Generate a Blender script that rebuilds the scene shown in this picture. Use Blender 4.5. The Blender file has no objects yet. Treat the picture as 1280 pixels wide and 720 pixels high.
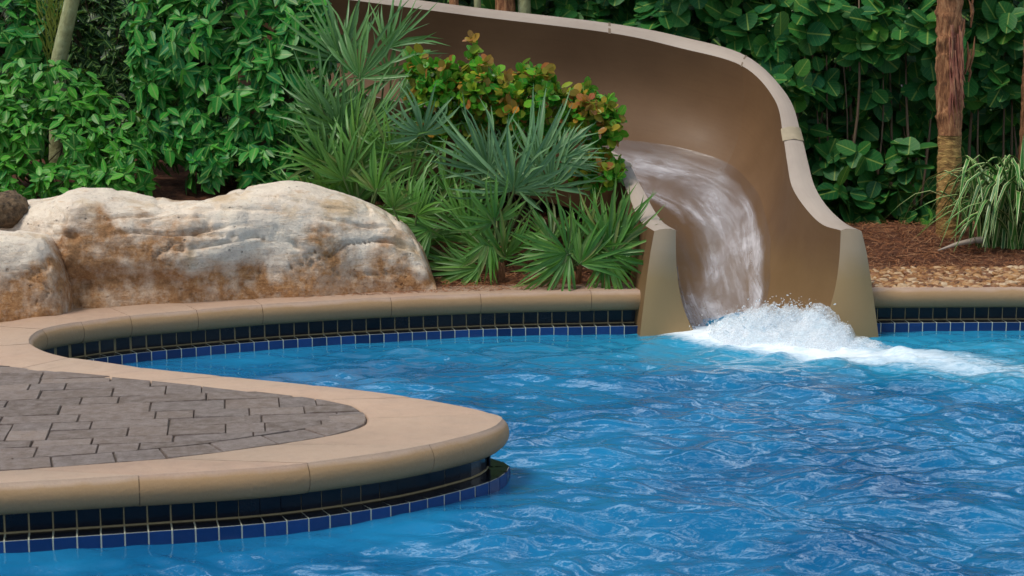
import bpy, math, random
import numpy as np
from mathutils import Vector, Matrix
from mathutils.geometry import tessellate_polygon
random.seed(7); RNG = np.random.default_rng(11)
S = bpy.context.scene; C = S.collection
R = math.radians
# ------------------------------------------------------------------ camera, sky, sun
F_PX = 2200.0; CAM_H = 1.86; PITCH = math.atan(360/F_PX)
cam = bpy.data.cameras.new('camera'); cam.sensor_width = 36; cam.lens = 36*F_PX/1280
cam.clip_end = 300; cam.clip_start = .05
cam.dof.use_dof = True; cam.dof.focus_distance = 9.9; cam.dof.aperture_fstop = 9
co = bpy.data.objects.new('camera', cam); C.objects.link(co)
co.location = (0, 0, CAM_H); co.rotation_euler = (math.pi/2 - PITCH, 0, 0); S.camera = co
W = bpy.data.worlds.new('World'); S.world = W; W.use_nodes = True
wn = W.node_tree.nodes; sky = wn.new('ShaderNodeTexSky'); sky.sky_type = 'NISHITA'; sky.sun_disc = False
SUN_EL, SUN_AZ = R(60), R(-118)          # azimuth from +Y towards +X
sky.sun_elevation = SUN_EL; sky.sun_rotation = SUN_AZ
sky.air_density = 1.1; sky.dust_density = 1.0; sky.ozone_density = 1.2
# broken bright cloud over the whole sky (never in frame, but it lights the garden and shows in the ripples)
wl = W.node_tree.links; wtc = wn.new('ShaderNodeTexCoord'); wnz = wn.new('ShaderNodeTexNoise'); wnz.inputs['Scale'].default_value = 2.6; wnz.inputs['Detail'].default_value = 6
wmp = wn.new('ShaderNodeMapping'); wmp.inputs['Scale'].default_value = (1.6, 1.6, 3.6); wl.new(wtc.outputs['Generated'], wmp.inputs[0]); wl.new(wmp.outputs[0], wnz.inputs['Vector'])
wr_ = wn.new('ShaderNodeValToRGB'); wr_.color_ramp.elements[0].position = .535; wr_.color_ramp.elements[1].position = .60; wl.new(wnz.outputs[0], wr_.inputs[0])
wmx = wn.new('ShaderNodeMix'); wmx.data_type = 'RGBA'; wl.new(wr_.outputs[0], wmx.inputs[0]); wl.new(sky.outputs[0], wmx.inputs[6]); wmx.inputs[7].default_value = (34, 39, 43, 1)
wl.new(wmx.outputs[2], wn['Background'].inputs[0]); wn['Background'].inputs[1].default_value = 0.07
sl = bpy.data.lights.new('sun', 'SUN'); sl.energy = 3.4; sl.angle = R(18); sl.color = (1, .93, .82)
so = bpy.data.objects.new('sun', sl); C.objects.link(so)
sd = Vector((math.sin(SUN_AZ)*math.cos(SUN_EL), math.cos(SUN_AZ)*math.cos(SUN_EL), math.sin(SUN_EL)))
so.rotation_euler = sd.to_track_quat('Z', 'Y').to_euler(); so.location = (0, 0, 20)
S.view_settings.view_transform = 'Standard'; S.view_settings.look = 'None'; S.view_settings.exposure = -0.22
S.cycles.max_bounces = 6; S.cycles.transparent_max_bounces = 12
# ------------------------------------------------------------------ survey helpers (measured picture position -> place)
TP = math.tan(PITCH); CP = math.cos(PITCH); SP = math.sin(PITCH)
def ray(px, py):
    x = (px-640)/F_PX; y = -(py-360)/F_PX
    return np.array([x, CP + y*SP, -SP + y*CP])
def P(px, py, Y):
    d = ray(px, py); return np.array([0, 0, CAM_H]) + d*(Y/d[1])
def PZ(px, py, z):
    d = ray(px, py); return np.array([0, 0, CAM_H]) + d*((z-CAM_H)/d[2])
def catmull(pts, sub):
    pts = np.asarray(pts, float); n = len(pts); out = []
    ext = np.vstack([2*pts[0]-pts[1], pts, 2*pts[-1]-pts[-2]])
    for i in range(n-1):
        p0, p1, p2, p3 = ext[i:i+4]
        for k in range(sub):
            t = k/sub
            out.append(.5*((2*p1)+(-p0+p2)*t+(2*p0-5*p1+4*p2-p3)*t*t+(-p0+3*p1-3*p2+p3)*t**3))
    out.append(pts[-1]); return np.array(out)
def arclen(c): return np.concatenate([[0], np.cumsum(np.linalg.norm(np.diff(c, axis=0), axis=1))])
def at_len(c, s, L=None):
    L = arclen(c) if L is None else L
    return np.stack([np.interp(s, L, c[:, k]) for k in range(c.shape[1])], -1)
def resample(c, step):
    L = arclen(c); n = max(2, int(L[-1]/step)); return at_len(c, np.linspace(0, L[-1], n+1), L)
# ------------------------------------------------------------------ numpy noise
_perm = np.random.default_rng(3).random(1 << 16)
def _h(ix, iy, iz): return _perm[((ix*73856093) ^ (iy*19349663) ^ (iz*83492791)) & 0xffff]
def noise(x, y=0., z=0.):
    x, y, z = np.broadcast_arrays(np.asarray(x, float), y, z)
    ix, iy, iz = [np.floor(a).astype(np.int64) for a in (x, y, z)]
    fx, fy, fz = x-ix, y-iy, z-iz
    fx, fy, fz = [f*f*(3-2*f) for f in (fx, fy, fz)]
    r = 0
    for dx in (0, 1):
        for dy in (0, 1):
            for dz in (0, 1):
                r = r + _h(ix+dx, iy+dy, iz+dz)*(fx if dx else 1-fx)*(fy if dy else 1-fy)*(fz if dz else 1-fz)
    return r*2-1
def fbm(x, y=0., z=0., o=4):
    r = 0; a = 1; s = 0
    for k in range(o):
        r = r + a*noise(x*2**k+7.3*k, np.asarray(y)*2**k+3.1*k, np.asarray(z)*2**k); s += a; a *= .5
    return r/s
def sstep(a, b, x): t = np.clip((x-a)/(b-a), 0, 1); return t*t*(3-2*t)
# ------------------------------------------------------------------ object helpers
def tag(o, label=None, category=None, group=None, kind=None):
    for k, v in (('label', label), ('category', category), ('group', group), ('kind', kind)):
        if v: o[k] = v
    return o
def empty(name, loc=(0, 0, 0), **kw):
    o = bpy.data.objects.new(name, None); C.objects.link(o); o.location = tuple(loc); o.empty_display_size = .1
    return tag(o, **kw)
def link(name, me, parent=None, world=None):
    o = bpy.data.objects.new(name, me); C.objects.link(o)
    if parent is not None: o.parent = parent; o.matrix_parent_inverse = Matrix.Translation(-Vector(parent_loc(parent)))
    if world is not None: o.matrix_basis = world
    return o
def parent_loc(p): return p.location
def mesh(name, V, F, mat=None, smooth=True, uv=None):
    me = bpy.data.meshes.new(name)
    V = np.asarray(V, float)
    if isinstance(F, np.ndarray):
        n, k = F.shape
        me.vertices.add(len(V)); me.vertices.foreach_set('co', V.ravel())
        me.loops.add(n*k); me.loops.foreach_set('vertex_index', F.ravel().astype(np.int32))
        me.polygons.add(n); me.polygons.foreach_set('loop_start', np.arange(0, n*k, k, dtype=np.int32))
        me.update(calc_edges=True)
    else:
        me.from_pydata([tuple(v) for v in V], [], F); me.update()
    me.polygons.foreach_set('use_smooth', [smooth]*len(me.polygons))
    if uv is not None:
        ul = me.uv_layers.new(name='UVMap'); idx = np.empty(len(me.loops), np.int32)
        me.loops.foreach_get('vertex_index', idx); ul.data.foreach_set('uv', np.asarray(uv, np.float32)[idx].ravel())
    if mat: me.materials.append(mat)
    return me
def obj(name, V, F, mat=None, parent=None, smooth=True, uv=None, **kw):
    return tag(link(name, mesh(name, V, F, mat, smooth, uv), parent), **kw)
def grid_faces(nu, nv, closev=False):
    i = np.arange(nu-1)[:, None]; j = np.arange(nv if closev else nv-1)[None, :]; j2 = (j+1) % nv
    a = i*nv+j; return np.stack([a, (i+1)*nv+j+0*i, (i+1)*nv+j2, i*nv+j2+0*i], -1).reshape(-1, 4)
def tube(pts, rad, n=8, cap=True):
    pts = np.asarray(pts, float); rad = np.broadcast_to(rad, len(pts)); V = []
    for i, p in enumerate(pts):
        t = pts[min(i+1, len(pts)-1)]-pts[max(i-1, 0)]; t = t/(np.linalg.norm(t)+1e-9)
        a = np.cross(t, [0.13, .97, .2] if abs(t[2]) > .8 else [0, 0, 1]); a /= np.linalg.norm(a); b = np.cross(t, a)
        for k in range(n):
            th = 2*math.pi*k/n; V.append(p+rad[i]*(math.cos(th)*a+math.sin(th)*b))
    F = [[i*n+k, i*n+(k+1) % n, (i+1)*n+(k+1) % n, (i+1)*n+k] for i in range(len(pts)-1) for k in range(n)]
    if cap: F += [list(range(n))[::-1], [(len(pts)-1)*n+k for k in range(n)]]
    return V, F
class MB:
    def __init__(s): s.V = []; s.F = []
    def add(s, V, F): b = len(s.V); s.V += [tuple(v) for v in V]; s.F += [[b+i for i in f] for f in F]
# ------------------------------------------------------------------ materials
class NT:
    def __init__(s, name):
        s.m = bpy.data.materials.new(name); s.m.use_nodes = True; s.t = s.m.node_tree; s.n = s.t.nodes; s.l = s.t.links
        s.p = s.n['Principled BSDF']; s.out = s.n['Material Output']
    def new(s, ty, **kw):
        n = s.n.new('ShaderNode'+ty)
        for k, v in kw.items():
            if k.startswith('i_'):
                k = k[2:]; k = int(k) if k.isdigit() else k.replace('_', ' '); s.put(n.inputs[k], v)
            else: setattr(n, k, v)
        return n
    def put(s, sock, v):
        if isinstance(v, bpy.types.NodeSocket): s.l.new(v, sock)
        elif isinstance(v, tuple) and len(v) == 3 and sock.type == 'RGBA': sock.default_value = (*v, 1)
        else: sock.default_value = v
    def coord(s, kind='Object', scale=(1, 1, 1)):
        tc = s.new('TexCoord'); mp = s.new('Mapping'); s.l.new(tc.outputs[kind], mp.inputs[0]); mp.inputs['Scale'].default_value = scale
        return mp.outputs[0]
    def noise(s, vec, sc, det=5, rough=.55, dist=0): return s.new('TexNoise', i_Vector=vec, i_Scale=sc, i_Detail=det, i_Roughness=rough, i_Distortion=dist).outputs[0]
    def ramp(s, fac, stops):
        r = s.new('ValToRGB', i_0=fac); e = r.color_ramp.elements
        while len(e) < len(stops): e.new(.5)
        for k, (p, c) in enumerate(stops): e[k].position = p; e[k].color = (*c, 1) if len(c) == 3 else c
        return r.outputs[0]
    def mix(s, f, a, b, mode='MIX'):
        n = s.new('Mix', data_type='RGBA', blend_type=mode); s.put(n.inputs[0], f); s.put(n.inputs[6], a); s.put(n.inputs[7], b); return n.outputs[2]
    def math(s, op, a, b=0., c=None, clamp=False):
        n = s.new('Math', operation=op, use_clamp=clamp); s.put(n.inputs[0], a); s.put(n.inputs[1], b)
        if c is not None: s.put(n.inputs[2], c)
        return n.outputs[0]
    def bump(s, h, st, dist=.01, nrm=None):
        b = s.new('Bump', i_Height=h, i_Strength=st, i_Distance=dist)
        if nrm: s.l.new(nrm, b.inputs['Normal'])
        return b.outputs[0]
    def rand(s):
        g = s.new('NewGeometry'); o = s.new('ObjectInfo')
        return s.math('FRACT', s.math('ADD', g.outputs['Random Per Island'], o.outputs['Random']))
    def z(s, world=True):
        g = s.new('NewGeometry'); x = s.new('SeparateXYZ', i_0=g.outputs['Position']); return x.outputs
    def set(s, **kw):
        for k, v in kw.items(): s.put(s.p.inputs[k.replace('_', ' ')], v)
        return s.m
def pos(n): return n.new('NewGeometry').outputs['Position']
def m_concrete(name, a, b, dirt=(.12, .09, .05)):
    n = NT(name); v = pos(n)
    c = n.ramp(n.noise(v, 3.2, 7, .68, .5), [(.34, a), (.62, b)])
    c = n.mix(n.math('MULTIPLY', n.ramp(n.noise(v, 5.5, 7, .75, .8), [(.5, (0, 0, 0)), (.66, (1, 1, 1))]), .35), c, tuple(x*.62 for x in a))
    c = n.mix(n.math('MULTIPLY', n.rand(), .7), c, n.mix(.6, b, (.40, .33, .22)))
    c = n.mix(n.math('MULTIPLY', n.ramp(n.noise(v, 14, 6, .7), [(.5, (0, 0, 0)), (.75, (1, 1, 1))]), .35), c, dirt)
    c = n.mix(n.math('MULTIPLY', n.ramp(n.noise(v, 160, 2, .6), [(.52, (0, 0, 0)), (.7, (1, 1, 1))]), .25), c, dirt)
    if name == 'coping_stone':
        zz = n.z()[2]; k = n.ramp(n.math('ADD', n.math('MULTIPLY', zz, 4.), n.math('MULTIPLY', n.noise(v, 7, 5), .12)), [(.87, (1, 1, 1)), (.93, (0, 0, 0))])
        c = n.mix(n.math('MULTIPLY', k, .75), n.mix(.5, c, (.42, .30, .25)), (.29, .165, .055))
    h = n.noise(v, 60, 5, .65)
    return n.set(Base_Color=c, Roughness=n.ramp(n.noise(v, 8), [(.3, (.5,)*3), (.7, (.8,)*3)]), Normal=n.bump(h, .35, .006))
M = {}
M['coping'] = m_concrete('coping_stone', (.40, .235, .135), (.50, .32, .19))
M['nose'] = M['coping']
M['deck'] = m_concrete('deck_concrete', (.40, .25, .16), (.48, .32, .21))
def m_paver():
    n = NT('paver_stone'); v = pos(n); r = n.rand()
    c = n.ramp(r, [(0, (.11, .075, .058)), (.4, (.17, .12, .095)), (.7, (.14, .105, .092)), (1, (.24, .175, .14))])
    c = n.mix(n.math('MULTIPLY', n.ramp(n.noise(v, 22, 6, .7), [(.42, (0, 0, 0)), (.62, (1, 1, 1))]), .55), c, (.30, .25, .235))
    c = n.mix(n.math('MULTIPLY', n.ramp(n.noise(v, 70, 3, .7), [(.55, (0, 0, 0)), (.7, (1, 1, 1))]), .6), c, (.05, .03, .025))
    return n.set(Base_Color=c, Roughness=.42, Normal=n.bump(n.noise(v, 45, 6, .7), .6, .008))
M['paver'] = m_paver()
def m_plain(name, c, rough=.8, **kw):
    n = NT(name); v = pos(n)
    return n.set(Base_Color=n.mix(n.noise(v, 20, 4), tuple(x*.75 for x in c), tuple(min(1, x*1.25) for x in c)), Roughness=rough, **kw)
M['mortar'] = m_plain('joint_mortar', (.11, .065, .038), .85)
M['joint'] = m_plain('joint_sand', (.075, .055, .042))
M['grout'] = m_plain('tile_grout', (.27, .21, .11), .7)
M['grout_light'] = m_plain('tile_grout_light', (.60, .60, .46), .6)
def m_tile(name, a, b, rough=.12):
    n = NT(name); v = pos(n)
    c = n.ramp(n.rand(), [(0, a), (1, b)]); c = n.mix(n.math('MULTIPLY', n.noise(v, 40, 4), .5), c, a)
    n.p.inputs['Specular IOR Level'].default_value = .3
    return n.set(Base_Color=c, Roughness=n.math('ADD', rough, n.math('MULTIPLY', n.noise(v, 12), .15)), Normal=n.bump(n.noise(v, 25, 3), .08, .01))
M['tile_dark'] = m_tile('dark_glazed_tile', (.002, .003, .007), (.006, .008, .016))
M['tile_blue'] = m_tile('blue_glazed_tile', (.004, .022, .09), (.015, .065, .24), .15)
def m_rock():
    n = NT('weathered_rock'); v = pos(n); o = n.z()
    nz = n.noise(v, 3.0, 8, .6, .4)
    pale = n.ramp(n.noise(v, 6, 8, .65), [(.22, (.46, .40, .34)), (.42, (.72, .61, .50)), (.62, (.80, .69, .56)), (.8, (.70, .52, .33))])
    strv = n.new('Mapping', i_Vector=v); strv.inputs['Scale'].default_value = (1.2, 1.2, 9); strv.inputs['Rotation'].default_value = (0, .12, 0)
    streak = n.ramp(n.noise(strv.outputs[0], 4, 6, .7), [(.55, (0, 0, 0)), (.68, (1, 1, 1))])
    pale = n.mix(n.math('MULTIPLY', streak, .55), pale, (.50, .27, .10))
    pale = n.mix(n.ramp(n.noise(v, 2.6, 5, .6), [(.56, (0, 0, 0)), (.66, (.75,)*3)]), pale, (.52, .36, .20))
    rust = n.ramp(n.noise(v, 26, 9, .8), [(.3, (.10, .05, .02)), (.43, (.30, .14, .05)), (.56, (.46, .23, .09)), (.72, (.62, .44, .27))])
    band = n.math('SUBTRACT', n.math('ADD', .62, n.math('MULTIPLY', n.math('SUBTRACT', nz, .5), 1.1)), o[2])
    bx = n.math('ADD', o[0], n.math('MULTIPLY', n.math('SUBTRACT', n.noise(v, 4, 4), .5), .8))
    patch = n.math('MULTIPLY', n.ramp(n.math('ADD', n.math('MULTIPLY', bx, .5), 1.5), [(.20, (0, 0, 0)), (.30, (1, 1, 1)), (.58, (1, 1, 1)), (.70, (0, 0, 0))]), .20)
    band = n.math('ADD', band, n.math('SUBTRACT', patch, .10))
    rust = n.mix(n.math('MULTIPLY', patch, 1.5), rust, n.ramp(n.noise(v, 30, 8, .8), [(.35, (.06, .035, .02)), (.55, (.22, .13, .07)), (.7, (.38, .27, .17))]))
    f = n.ramp(n.math('MULTIPLY', n.math('ADD', band, .06), 4.2, clamp=True), [(.1, (0, 0, 0)), (.85, (1, 1, 1))])
    f = n.math('MULTIPLY', f, n.ramp(n.noise(v, 9, 6, .7), [(.3, (.35,)*3), (.55, (1,)*3)]))
    c = n.mix(f, pale, rust)
    pits = n.ramp(n.new('TexVoronoi', i_Vector=v, i_Scale=17, feature='F1').outputs[0], [(.06, (1, 1, 1)), (.16, (0, 0, 0))])
    pits = n.math('MULTIPLY', pits, n.ramp(n.noise(v, 5, 3), [(.5, (0, 0, 0)), (.6, (1, 1, 1))]))
    c = n.mix(n.math('MULTIPLY', pits, .45), c, (.10, .055, .03))
    c = n.mix(n.math('MULTIPLY', n.ramp(n.noise(v, 80, 4, .7), [(.58, (0, 0, 0)), (.7, (1, 1, 1))]), .5), c, (.13, .07, .035))
    h = n.math('SUBTRACT', n.math('ADD', n.math('MULTIPLY', n.noise(v, 22, 8, .7), .7), n.math('MULTIPLY', n.noise(strv.outputs[0], 3, 6, .7), .45)), n.math('MULTIPLY', pits, .6))
    return n.set(Base_Color=c, Roughness=.82, Normal=n.bump(h, .75, .035))
M['rock'] = m_rock()
def m_rock_dark():
    n = NT('rough_dark_rock'); v = pos(n)
    c = n.ramp(n.noise(v, 30, 6, .7), [(.35, (.035, .022, .012)), (.6, (.17, .11, .06)), (.75, (.3, .2, .12))])
    return n.set(Base_Color=c, Roughness=.9, Normal=n.bump(n.noise(v, 45, 6, .7), .9, .02))
M['rock_dark'] = m_rock_dark()
def m_flume(name, a, b, rough, film=.25):
    n = NT(name); v = pos(n); o = n.z()
    c = n.ramp(n.noise(v, 1.6, 5, .55), [(.3, a), (.7, b)])
    uvv = n.coord('UV', (2.0, 40, 1)); st = n.noise(uvv, 3, 4, .6)
    c = n.mix(n.math('MULTIPLY', n.ramp(st, [(.45, (0, 0, 0)), (.8, (1, 1, 1))]), .18), c, tuple(x*.65 for x in a))
    # mineral film of the splash zone
    f = n.ramp(n.math('ADD', n.math('MULTIPLY', o[2], 1.6), n.math('MULTIPLY', n.noise(v, 6, 4), .25)), [(.60, (1, 1, 1)), (.92, (0, 0, 0))])
    c = n.mix(n.math('MULTIPLY', f, film), c, (.28, .18, .07))
    n.p.inputs['Specular IOR Level'].default_value = .3
    return n.set(Base_Color=c, Roughness=n.math('ADD', rough, n.math('MULTIPLY', n.noise(v, 5, 4), .2)), Normal=n.bump(n.noise(v, 9, 3), .08, .02))
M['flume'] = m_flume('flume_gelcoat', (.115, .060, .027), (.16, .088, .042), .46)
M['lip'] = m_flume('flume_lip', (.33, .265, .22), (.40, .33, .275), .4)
M['seal'] = m_plain('joint_seal', (.16, .11, .07), .6)
M['band'] = m_plain('joint_band', (.36, .29, .19), .45)
def m_leaf(name, cols, rough=.36, trans=.14, rib=(.20, .34, .08), ribw=.035, ribs=6, spec=.18, bumpv=.25):
    n = NT(name); r = n.rand(); k = len(cols)-1
    c = n.ramp(r, [(i/max(k, 1), col) for i, col in enumerate(cols)])
    uv = n.new('UVMap').outputs[0]; x = n.new('SeparateXYZ', i_0=uv).outputs
    av = n.math('ABSOLUTE', n.math('SUBTRACT', x[1], .5))
    mid = n.math('LESS_THAN', av, ribw)
    vein = n.math('FRACT', n.math('SUBTRACT', n.math('MULTIPLY', x[0], ribs), n.math('MULTIPLY', av, ribs*.7)))
    vl = n.math('LESS_THAN', vein, .1)
    c = n.mix(n.math('MULTIPLY', n.noise(pos(n), 35, 3), .35), c, tuple(v*.5 for v in cols[0]))
    c = n.mix(n.math('MULTIPLY', n.math('MAXIMUM', mid, n.math('MULTIPLY', vl, .35)), .6), c, rib)
    p = n.p
    n.set(Base_Color=c, Roughness=rough, Normal=n.bump(n.math('SUBTRACT', n.math('MULTIPLY', vein, .5), mid), bumpv, .003))
    p.inputs['Specular IOR Level'].default_value = spec
    tr = n.new('BsdfTranslucent', i_Color=n.mix(.5, c, (.25, .45, .05)))
    ms = n.new('MixShader', i_0=trans, i_1=p.outputs[0], i_2=tr.outputs[0]); n.l.new(ms.outputs[0], n.out.inputs[0])
    return n.m
M['leaf_big'] = m_leaf('glossy_oval_leaf', [(0.009, 0.099, 0.015), (0.019, 0.177, 0.023), (0.038, 0.269, 0.031), (0.011, 0.149, 0.045), (0.081, 0.383, 0.038)])
M['leaf_low'] = m_leaf('glossy_low_leaf', [(0.014, 0.126, 0.014), (0.034, 0.227, 0.018), (0.078, 0.340, 0.023), (0.014, 0.164, 0.034)])
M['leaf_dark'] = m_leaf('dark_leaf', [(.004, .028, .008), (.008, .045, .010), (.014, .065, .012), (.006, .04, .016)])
M['leaf_grape'] = m_leaf('sea_grape_leaf', [(.011, .085, .022), (.022, .145, .032), (.040, .19, .034), (.012, .11, .046), (.065, .22, .025), (.020, .13, .032), (.030, .16, .03), (.012, .10, .028)], .42, .2, (.30, .40, .08), .03, 5)
M['leaf_plum'] = m_leaf('cocoplum_leaf', [(0.024, 0.202, 0.021), (0.048, 0.302, 0.021), (0.144, 0.479, 0.023), (0.060, 0.302, 0.023), (0.456, 0.504, 0.034), (0.036, 0.252, 0.023), (0.084, 0.403, 0.023), (0.168, 0.479, 0.023), (0.540, 0.202, 0.034), (0.060, 0.315, 0.023), (0.036, 0.252, 0.023), (0.432, 0.076, 0.034), (0.060, 0.328, 0.023)], .28, .28, (.3, .3, .06), .03, 4)
M['leaf_red'] = m_leaf('cocoplum_young_leaf', [(.42, .30, .03), (.45, .13, .04), (.30, .30, .03), (.38, .05, .035), (.5, .24, .08)], .28, .3, (.3, .2, .06), .03, 4)
M['fan'] = m_leaf('palmetto_leaf', [(0.040, 0.157, 0.033), (0.069, 0.229, 0.049), (0.115, 0.290, 0.071), (0.081, 0.241, 0.022)], .42, .18, (.14, .25, .10), .08, 0.01, .45, .4)
M['fan_blue'] = m_leaf('blue_palmetto_leaf', [(.07, .20, .055), (.12, .28, .085), (.19, .35, .125)], .42, .15, (.16, .28, .18), .08, 0.01, .45, .4)
M['fan_green'] = m_leaf('green_palmetto_leaf', [(0.033, 0.162, 0.016), (0.055, 0.219, 0.019), (0.077, 0.254, 0.021), (0.132, 0.312, 0.031), (0.055, 0.208, 0.021), (0.220, 0.196, 0.063)], .42, .2, (.14, .27, .06), .08, 0.01, .45, .4)
M['areca'] = m_leaf('areca_leaf', [(.10, .16, .02), (.16, .20, .03)], .5, .25, (.3, .3, .05), .08, 0.01)
def m_strap():
    n = NT('variegated_strap_leaf'); uv = n.new('UVMap').outputs[0]; x = n.new('SeparateXYZ', i_0=uv).outputs
    av = n.math('ABSOLUTE', n.math('SUBTRACT', x[1], .5))
    g = n.ramp(n.rand(), [(0, (.02, .10, .02)), (1, (.05, .19, .025))])
    c = n.mix(n.math('GREATER_THAN', av, .36), g, (.48, .55, .24))
    return n.set(Base_Color=c, Roughness=.4)
M['strap'] = m_strap()
M['twig'] = m_plain('shrub_stem', (.10, .065, .04), .85)
M['twig_pale'] = m_plain('hedge_stem', (.13, .085, .05), .8)
M['petiole'] = m_plain('palmetto_stalk', (.09, .15, .04), .6)
M['dead'] = m_plain('dead_frond', (.33, .27, .22), .7)
def m_trunk(name, cols, ring=0, sc=(14, 14, 3)):
    n = NT(name); v = pos(n); mp = n.new('Mapping', i_Vector=v); mp.inputs['Scale'].default_value = sc
    a = n.noise(mp.outputs[0], 3, 7, .7, .5)
    c = n.ramp(a, [(.28, cols[0]), (.45, cols[1]), (.58, cols[2]), (.75, cols[3])])
    return n.set(Base_Color=c, Roughness=.85, Normal=n.bump(a, .9, .03))
M['trunk_fibre'] = m_trunk('fibrous_trunk', [(.03, .012, .006), (.20, .075, .028), (.42, .19, .08), (.58, .36, .20)])
M['trunk_ring'] = m_trunk('ringed_trunk', [(.05, .025, .008), (.28, .15, .045), (.52, .32, .10), (.62, .45, .20)], sc=(5, 5, 16))
M['trunk_green'] = m_trunk('smooth_green_trunk', [(.16, .15, .06), (.26, .26, .12), (.34, .36, .19), (.50, .54, .38)], sc=(2, 2, 1.5))
M['husk'] = m_trunk('red_husk', [(.08, .03, .02), (.30, .09, .06), (.45, .20, .12), (.5, .32, .12)])
def m_mulch():
    n = NT('pine_straw_mulch'); v = pos(n)
    c = n.ramp(n.noise(v, 30, 7, .75), [(.3, (.035, .012, .006)), (.5, (.14, .045, .018)), (.65, (.26, .095, .04)), (.8, (.36, .18, .09))])
    return n.set(Base_Color=c, Roughness=.9, Normal=n.bump(n.noise(v, 60, 7, .8), 1, .03))
M['mulch'] = m_mulch()
def m_rnd(name, stops, rough):
    n = NT(name); c = n.ramp(n.rand(), stops); c = n.mix(n.math('MULTIPLY', n.noise(pos(n), 60, 4), .5), c, tuple(x*.6 for x in stops[1][1]))
    return n.set(Base_Color=c, Roughness=rough)
M['chip'] = m_rnd('mulch_straw', [(0, (.09, .03, .012)), (.4, (.25, .085, .028)), (.7, (.40, .16, .06)), (1, (.45, .26, .14))], .85)
M['pebble'] = m_rnd('river_pebble', [(0, (.10, .035, .014)), (.35, (.26, .11, .035)), (.65, (.42, .22, .08)), (1, (.60, .46, .30))], .5)
def m_water():
    n = NT('pool_water'); v = pos(n); o = n.z()
    fa = n.new('Attribute', attribute_name='foam').outputs['Fac']; aer = n.new('Attribute', attribute_name='aer').outputs['Fac']
    big = n.noise(v, 1.1, 4, .6)
    c = n.ramp(big, [(.3, (.003, .078, .21)), (.7, (.013, .19, .40))])
    c = n.mix(n.math("MULTIPLY", aer, .85), c, (.022, .28, .46))
    # foam web
    mp = n.new('Mapping', i_Vector=v); mp.inputs['Scale'].default_value = (1, 1.25, 1)
    mp.inputs['Rotation'].default_value = (0, 0, R(35)); mp.inputs['Scale'].default_value = (.55, 1.5, 1); web = n.noise(mp.outputs[0], 17, 9, .76, 1.4)
    k = n.math('ADD', web, n.math('SUBTRACT', n.math('MULTIPLY', fa, 1.05), .62))
    f = n.ramp(k, [(.40, (0, 0, 0)), (.62, (.5,)*3), (.95, (1, 1, 1))])
    f = n.math('MULTIPLY', f, n.ramp(fa, [(.02, (0, 0, 0)), (.10, (1, 1, 1))]))
    c = n.mix(f, c, (.78, .86, .93))
    h = n.math('ADD', n.math('MULTIPLY', n.noise(v, 24, 3, .5, .8), .6), n.math('MULTIPLY', f, .5))
    n.set(Base_Color=c, Roughness=n.mix(f, (.035,)*3, (.6,)*3), Normal=n.bump(h, .22, .02))
    n.p.inputs['IOR'].default_value = 1.333; n.p.inputs['Specular IOR Level'].default_value = .8
    return n.m
M['water'] = m_water()
def m_foam():
    n = NT('white_foam'); v = pos(n)
    c = n.ramp(n.noise(v, 18, 7, .75, .6), [(.30, (.50, .76, .88)), (.45, (.82, .88, .93)), (.62, (.93, .93, .95))])
    n.set(Base_Color=c, Roughness=.5, Normal=n.bump(n.noise(v, 30, 4, .6, .8), .2, .008))
    tr = n.new('BsdfTranslucent', i_Color=(.9, .94, .97)); ms = n.new('MixShader', i_0=.4, i_1=n.p.outputs[0], i_2=tr.outputs[0]); n.l.new(ms.outputs[0], n.out.inputs[0])
    n.p.inputs['Subsurface Weight'].default_value = .0
    return n.m
M['foam'] = m_foam()
def m_veil():
    n = NT('water_veil'); v = pos(n); mp = n.new('Mapping', i_Vector=v); mp.inputs['Rotation'].default_value = (0, R(-38), 0); mp.inputs['Scale'].default_value = (1, 1.6, 3.4)
    a = n.ramp(n.math('ADD', n.math('MULTIPLY', n.noise(mp.outputs[0], 34, 6, .75, .8), .75), n.math('MULTIPLY', n.noise(v, 11, 3), .3)), [(.42, (0, 0, 0)), (.70, (.6,)*3)])
    n.set(Base_Color=(.88, .93, .97), Roughness=.6)
    tl = n.new('BsdfTranslucent', i_Color=(.9, .94, .97)); m1 = n.new('MixShader', i_0=.5, i_1=n.p.outputs[0], i_2=tl.outputs[0])
    tr = n.new('BsdfTransparent'); ms = n.new('MixShader', i_0=a, i_1=tr.outputs[0], i_2=m1.outputs[0]); n.l.new(ms.outputs[0], n.out.inputs[0]); return n.m
M['veil'] = m_veil()
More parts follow.
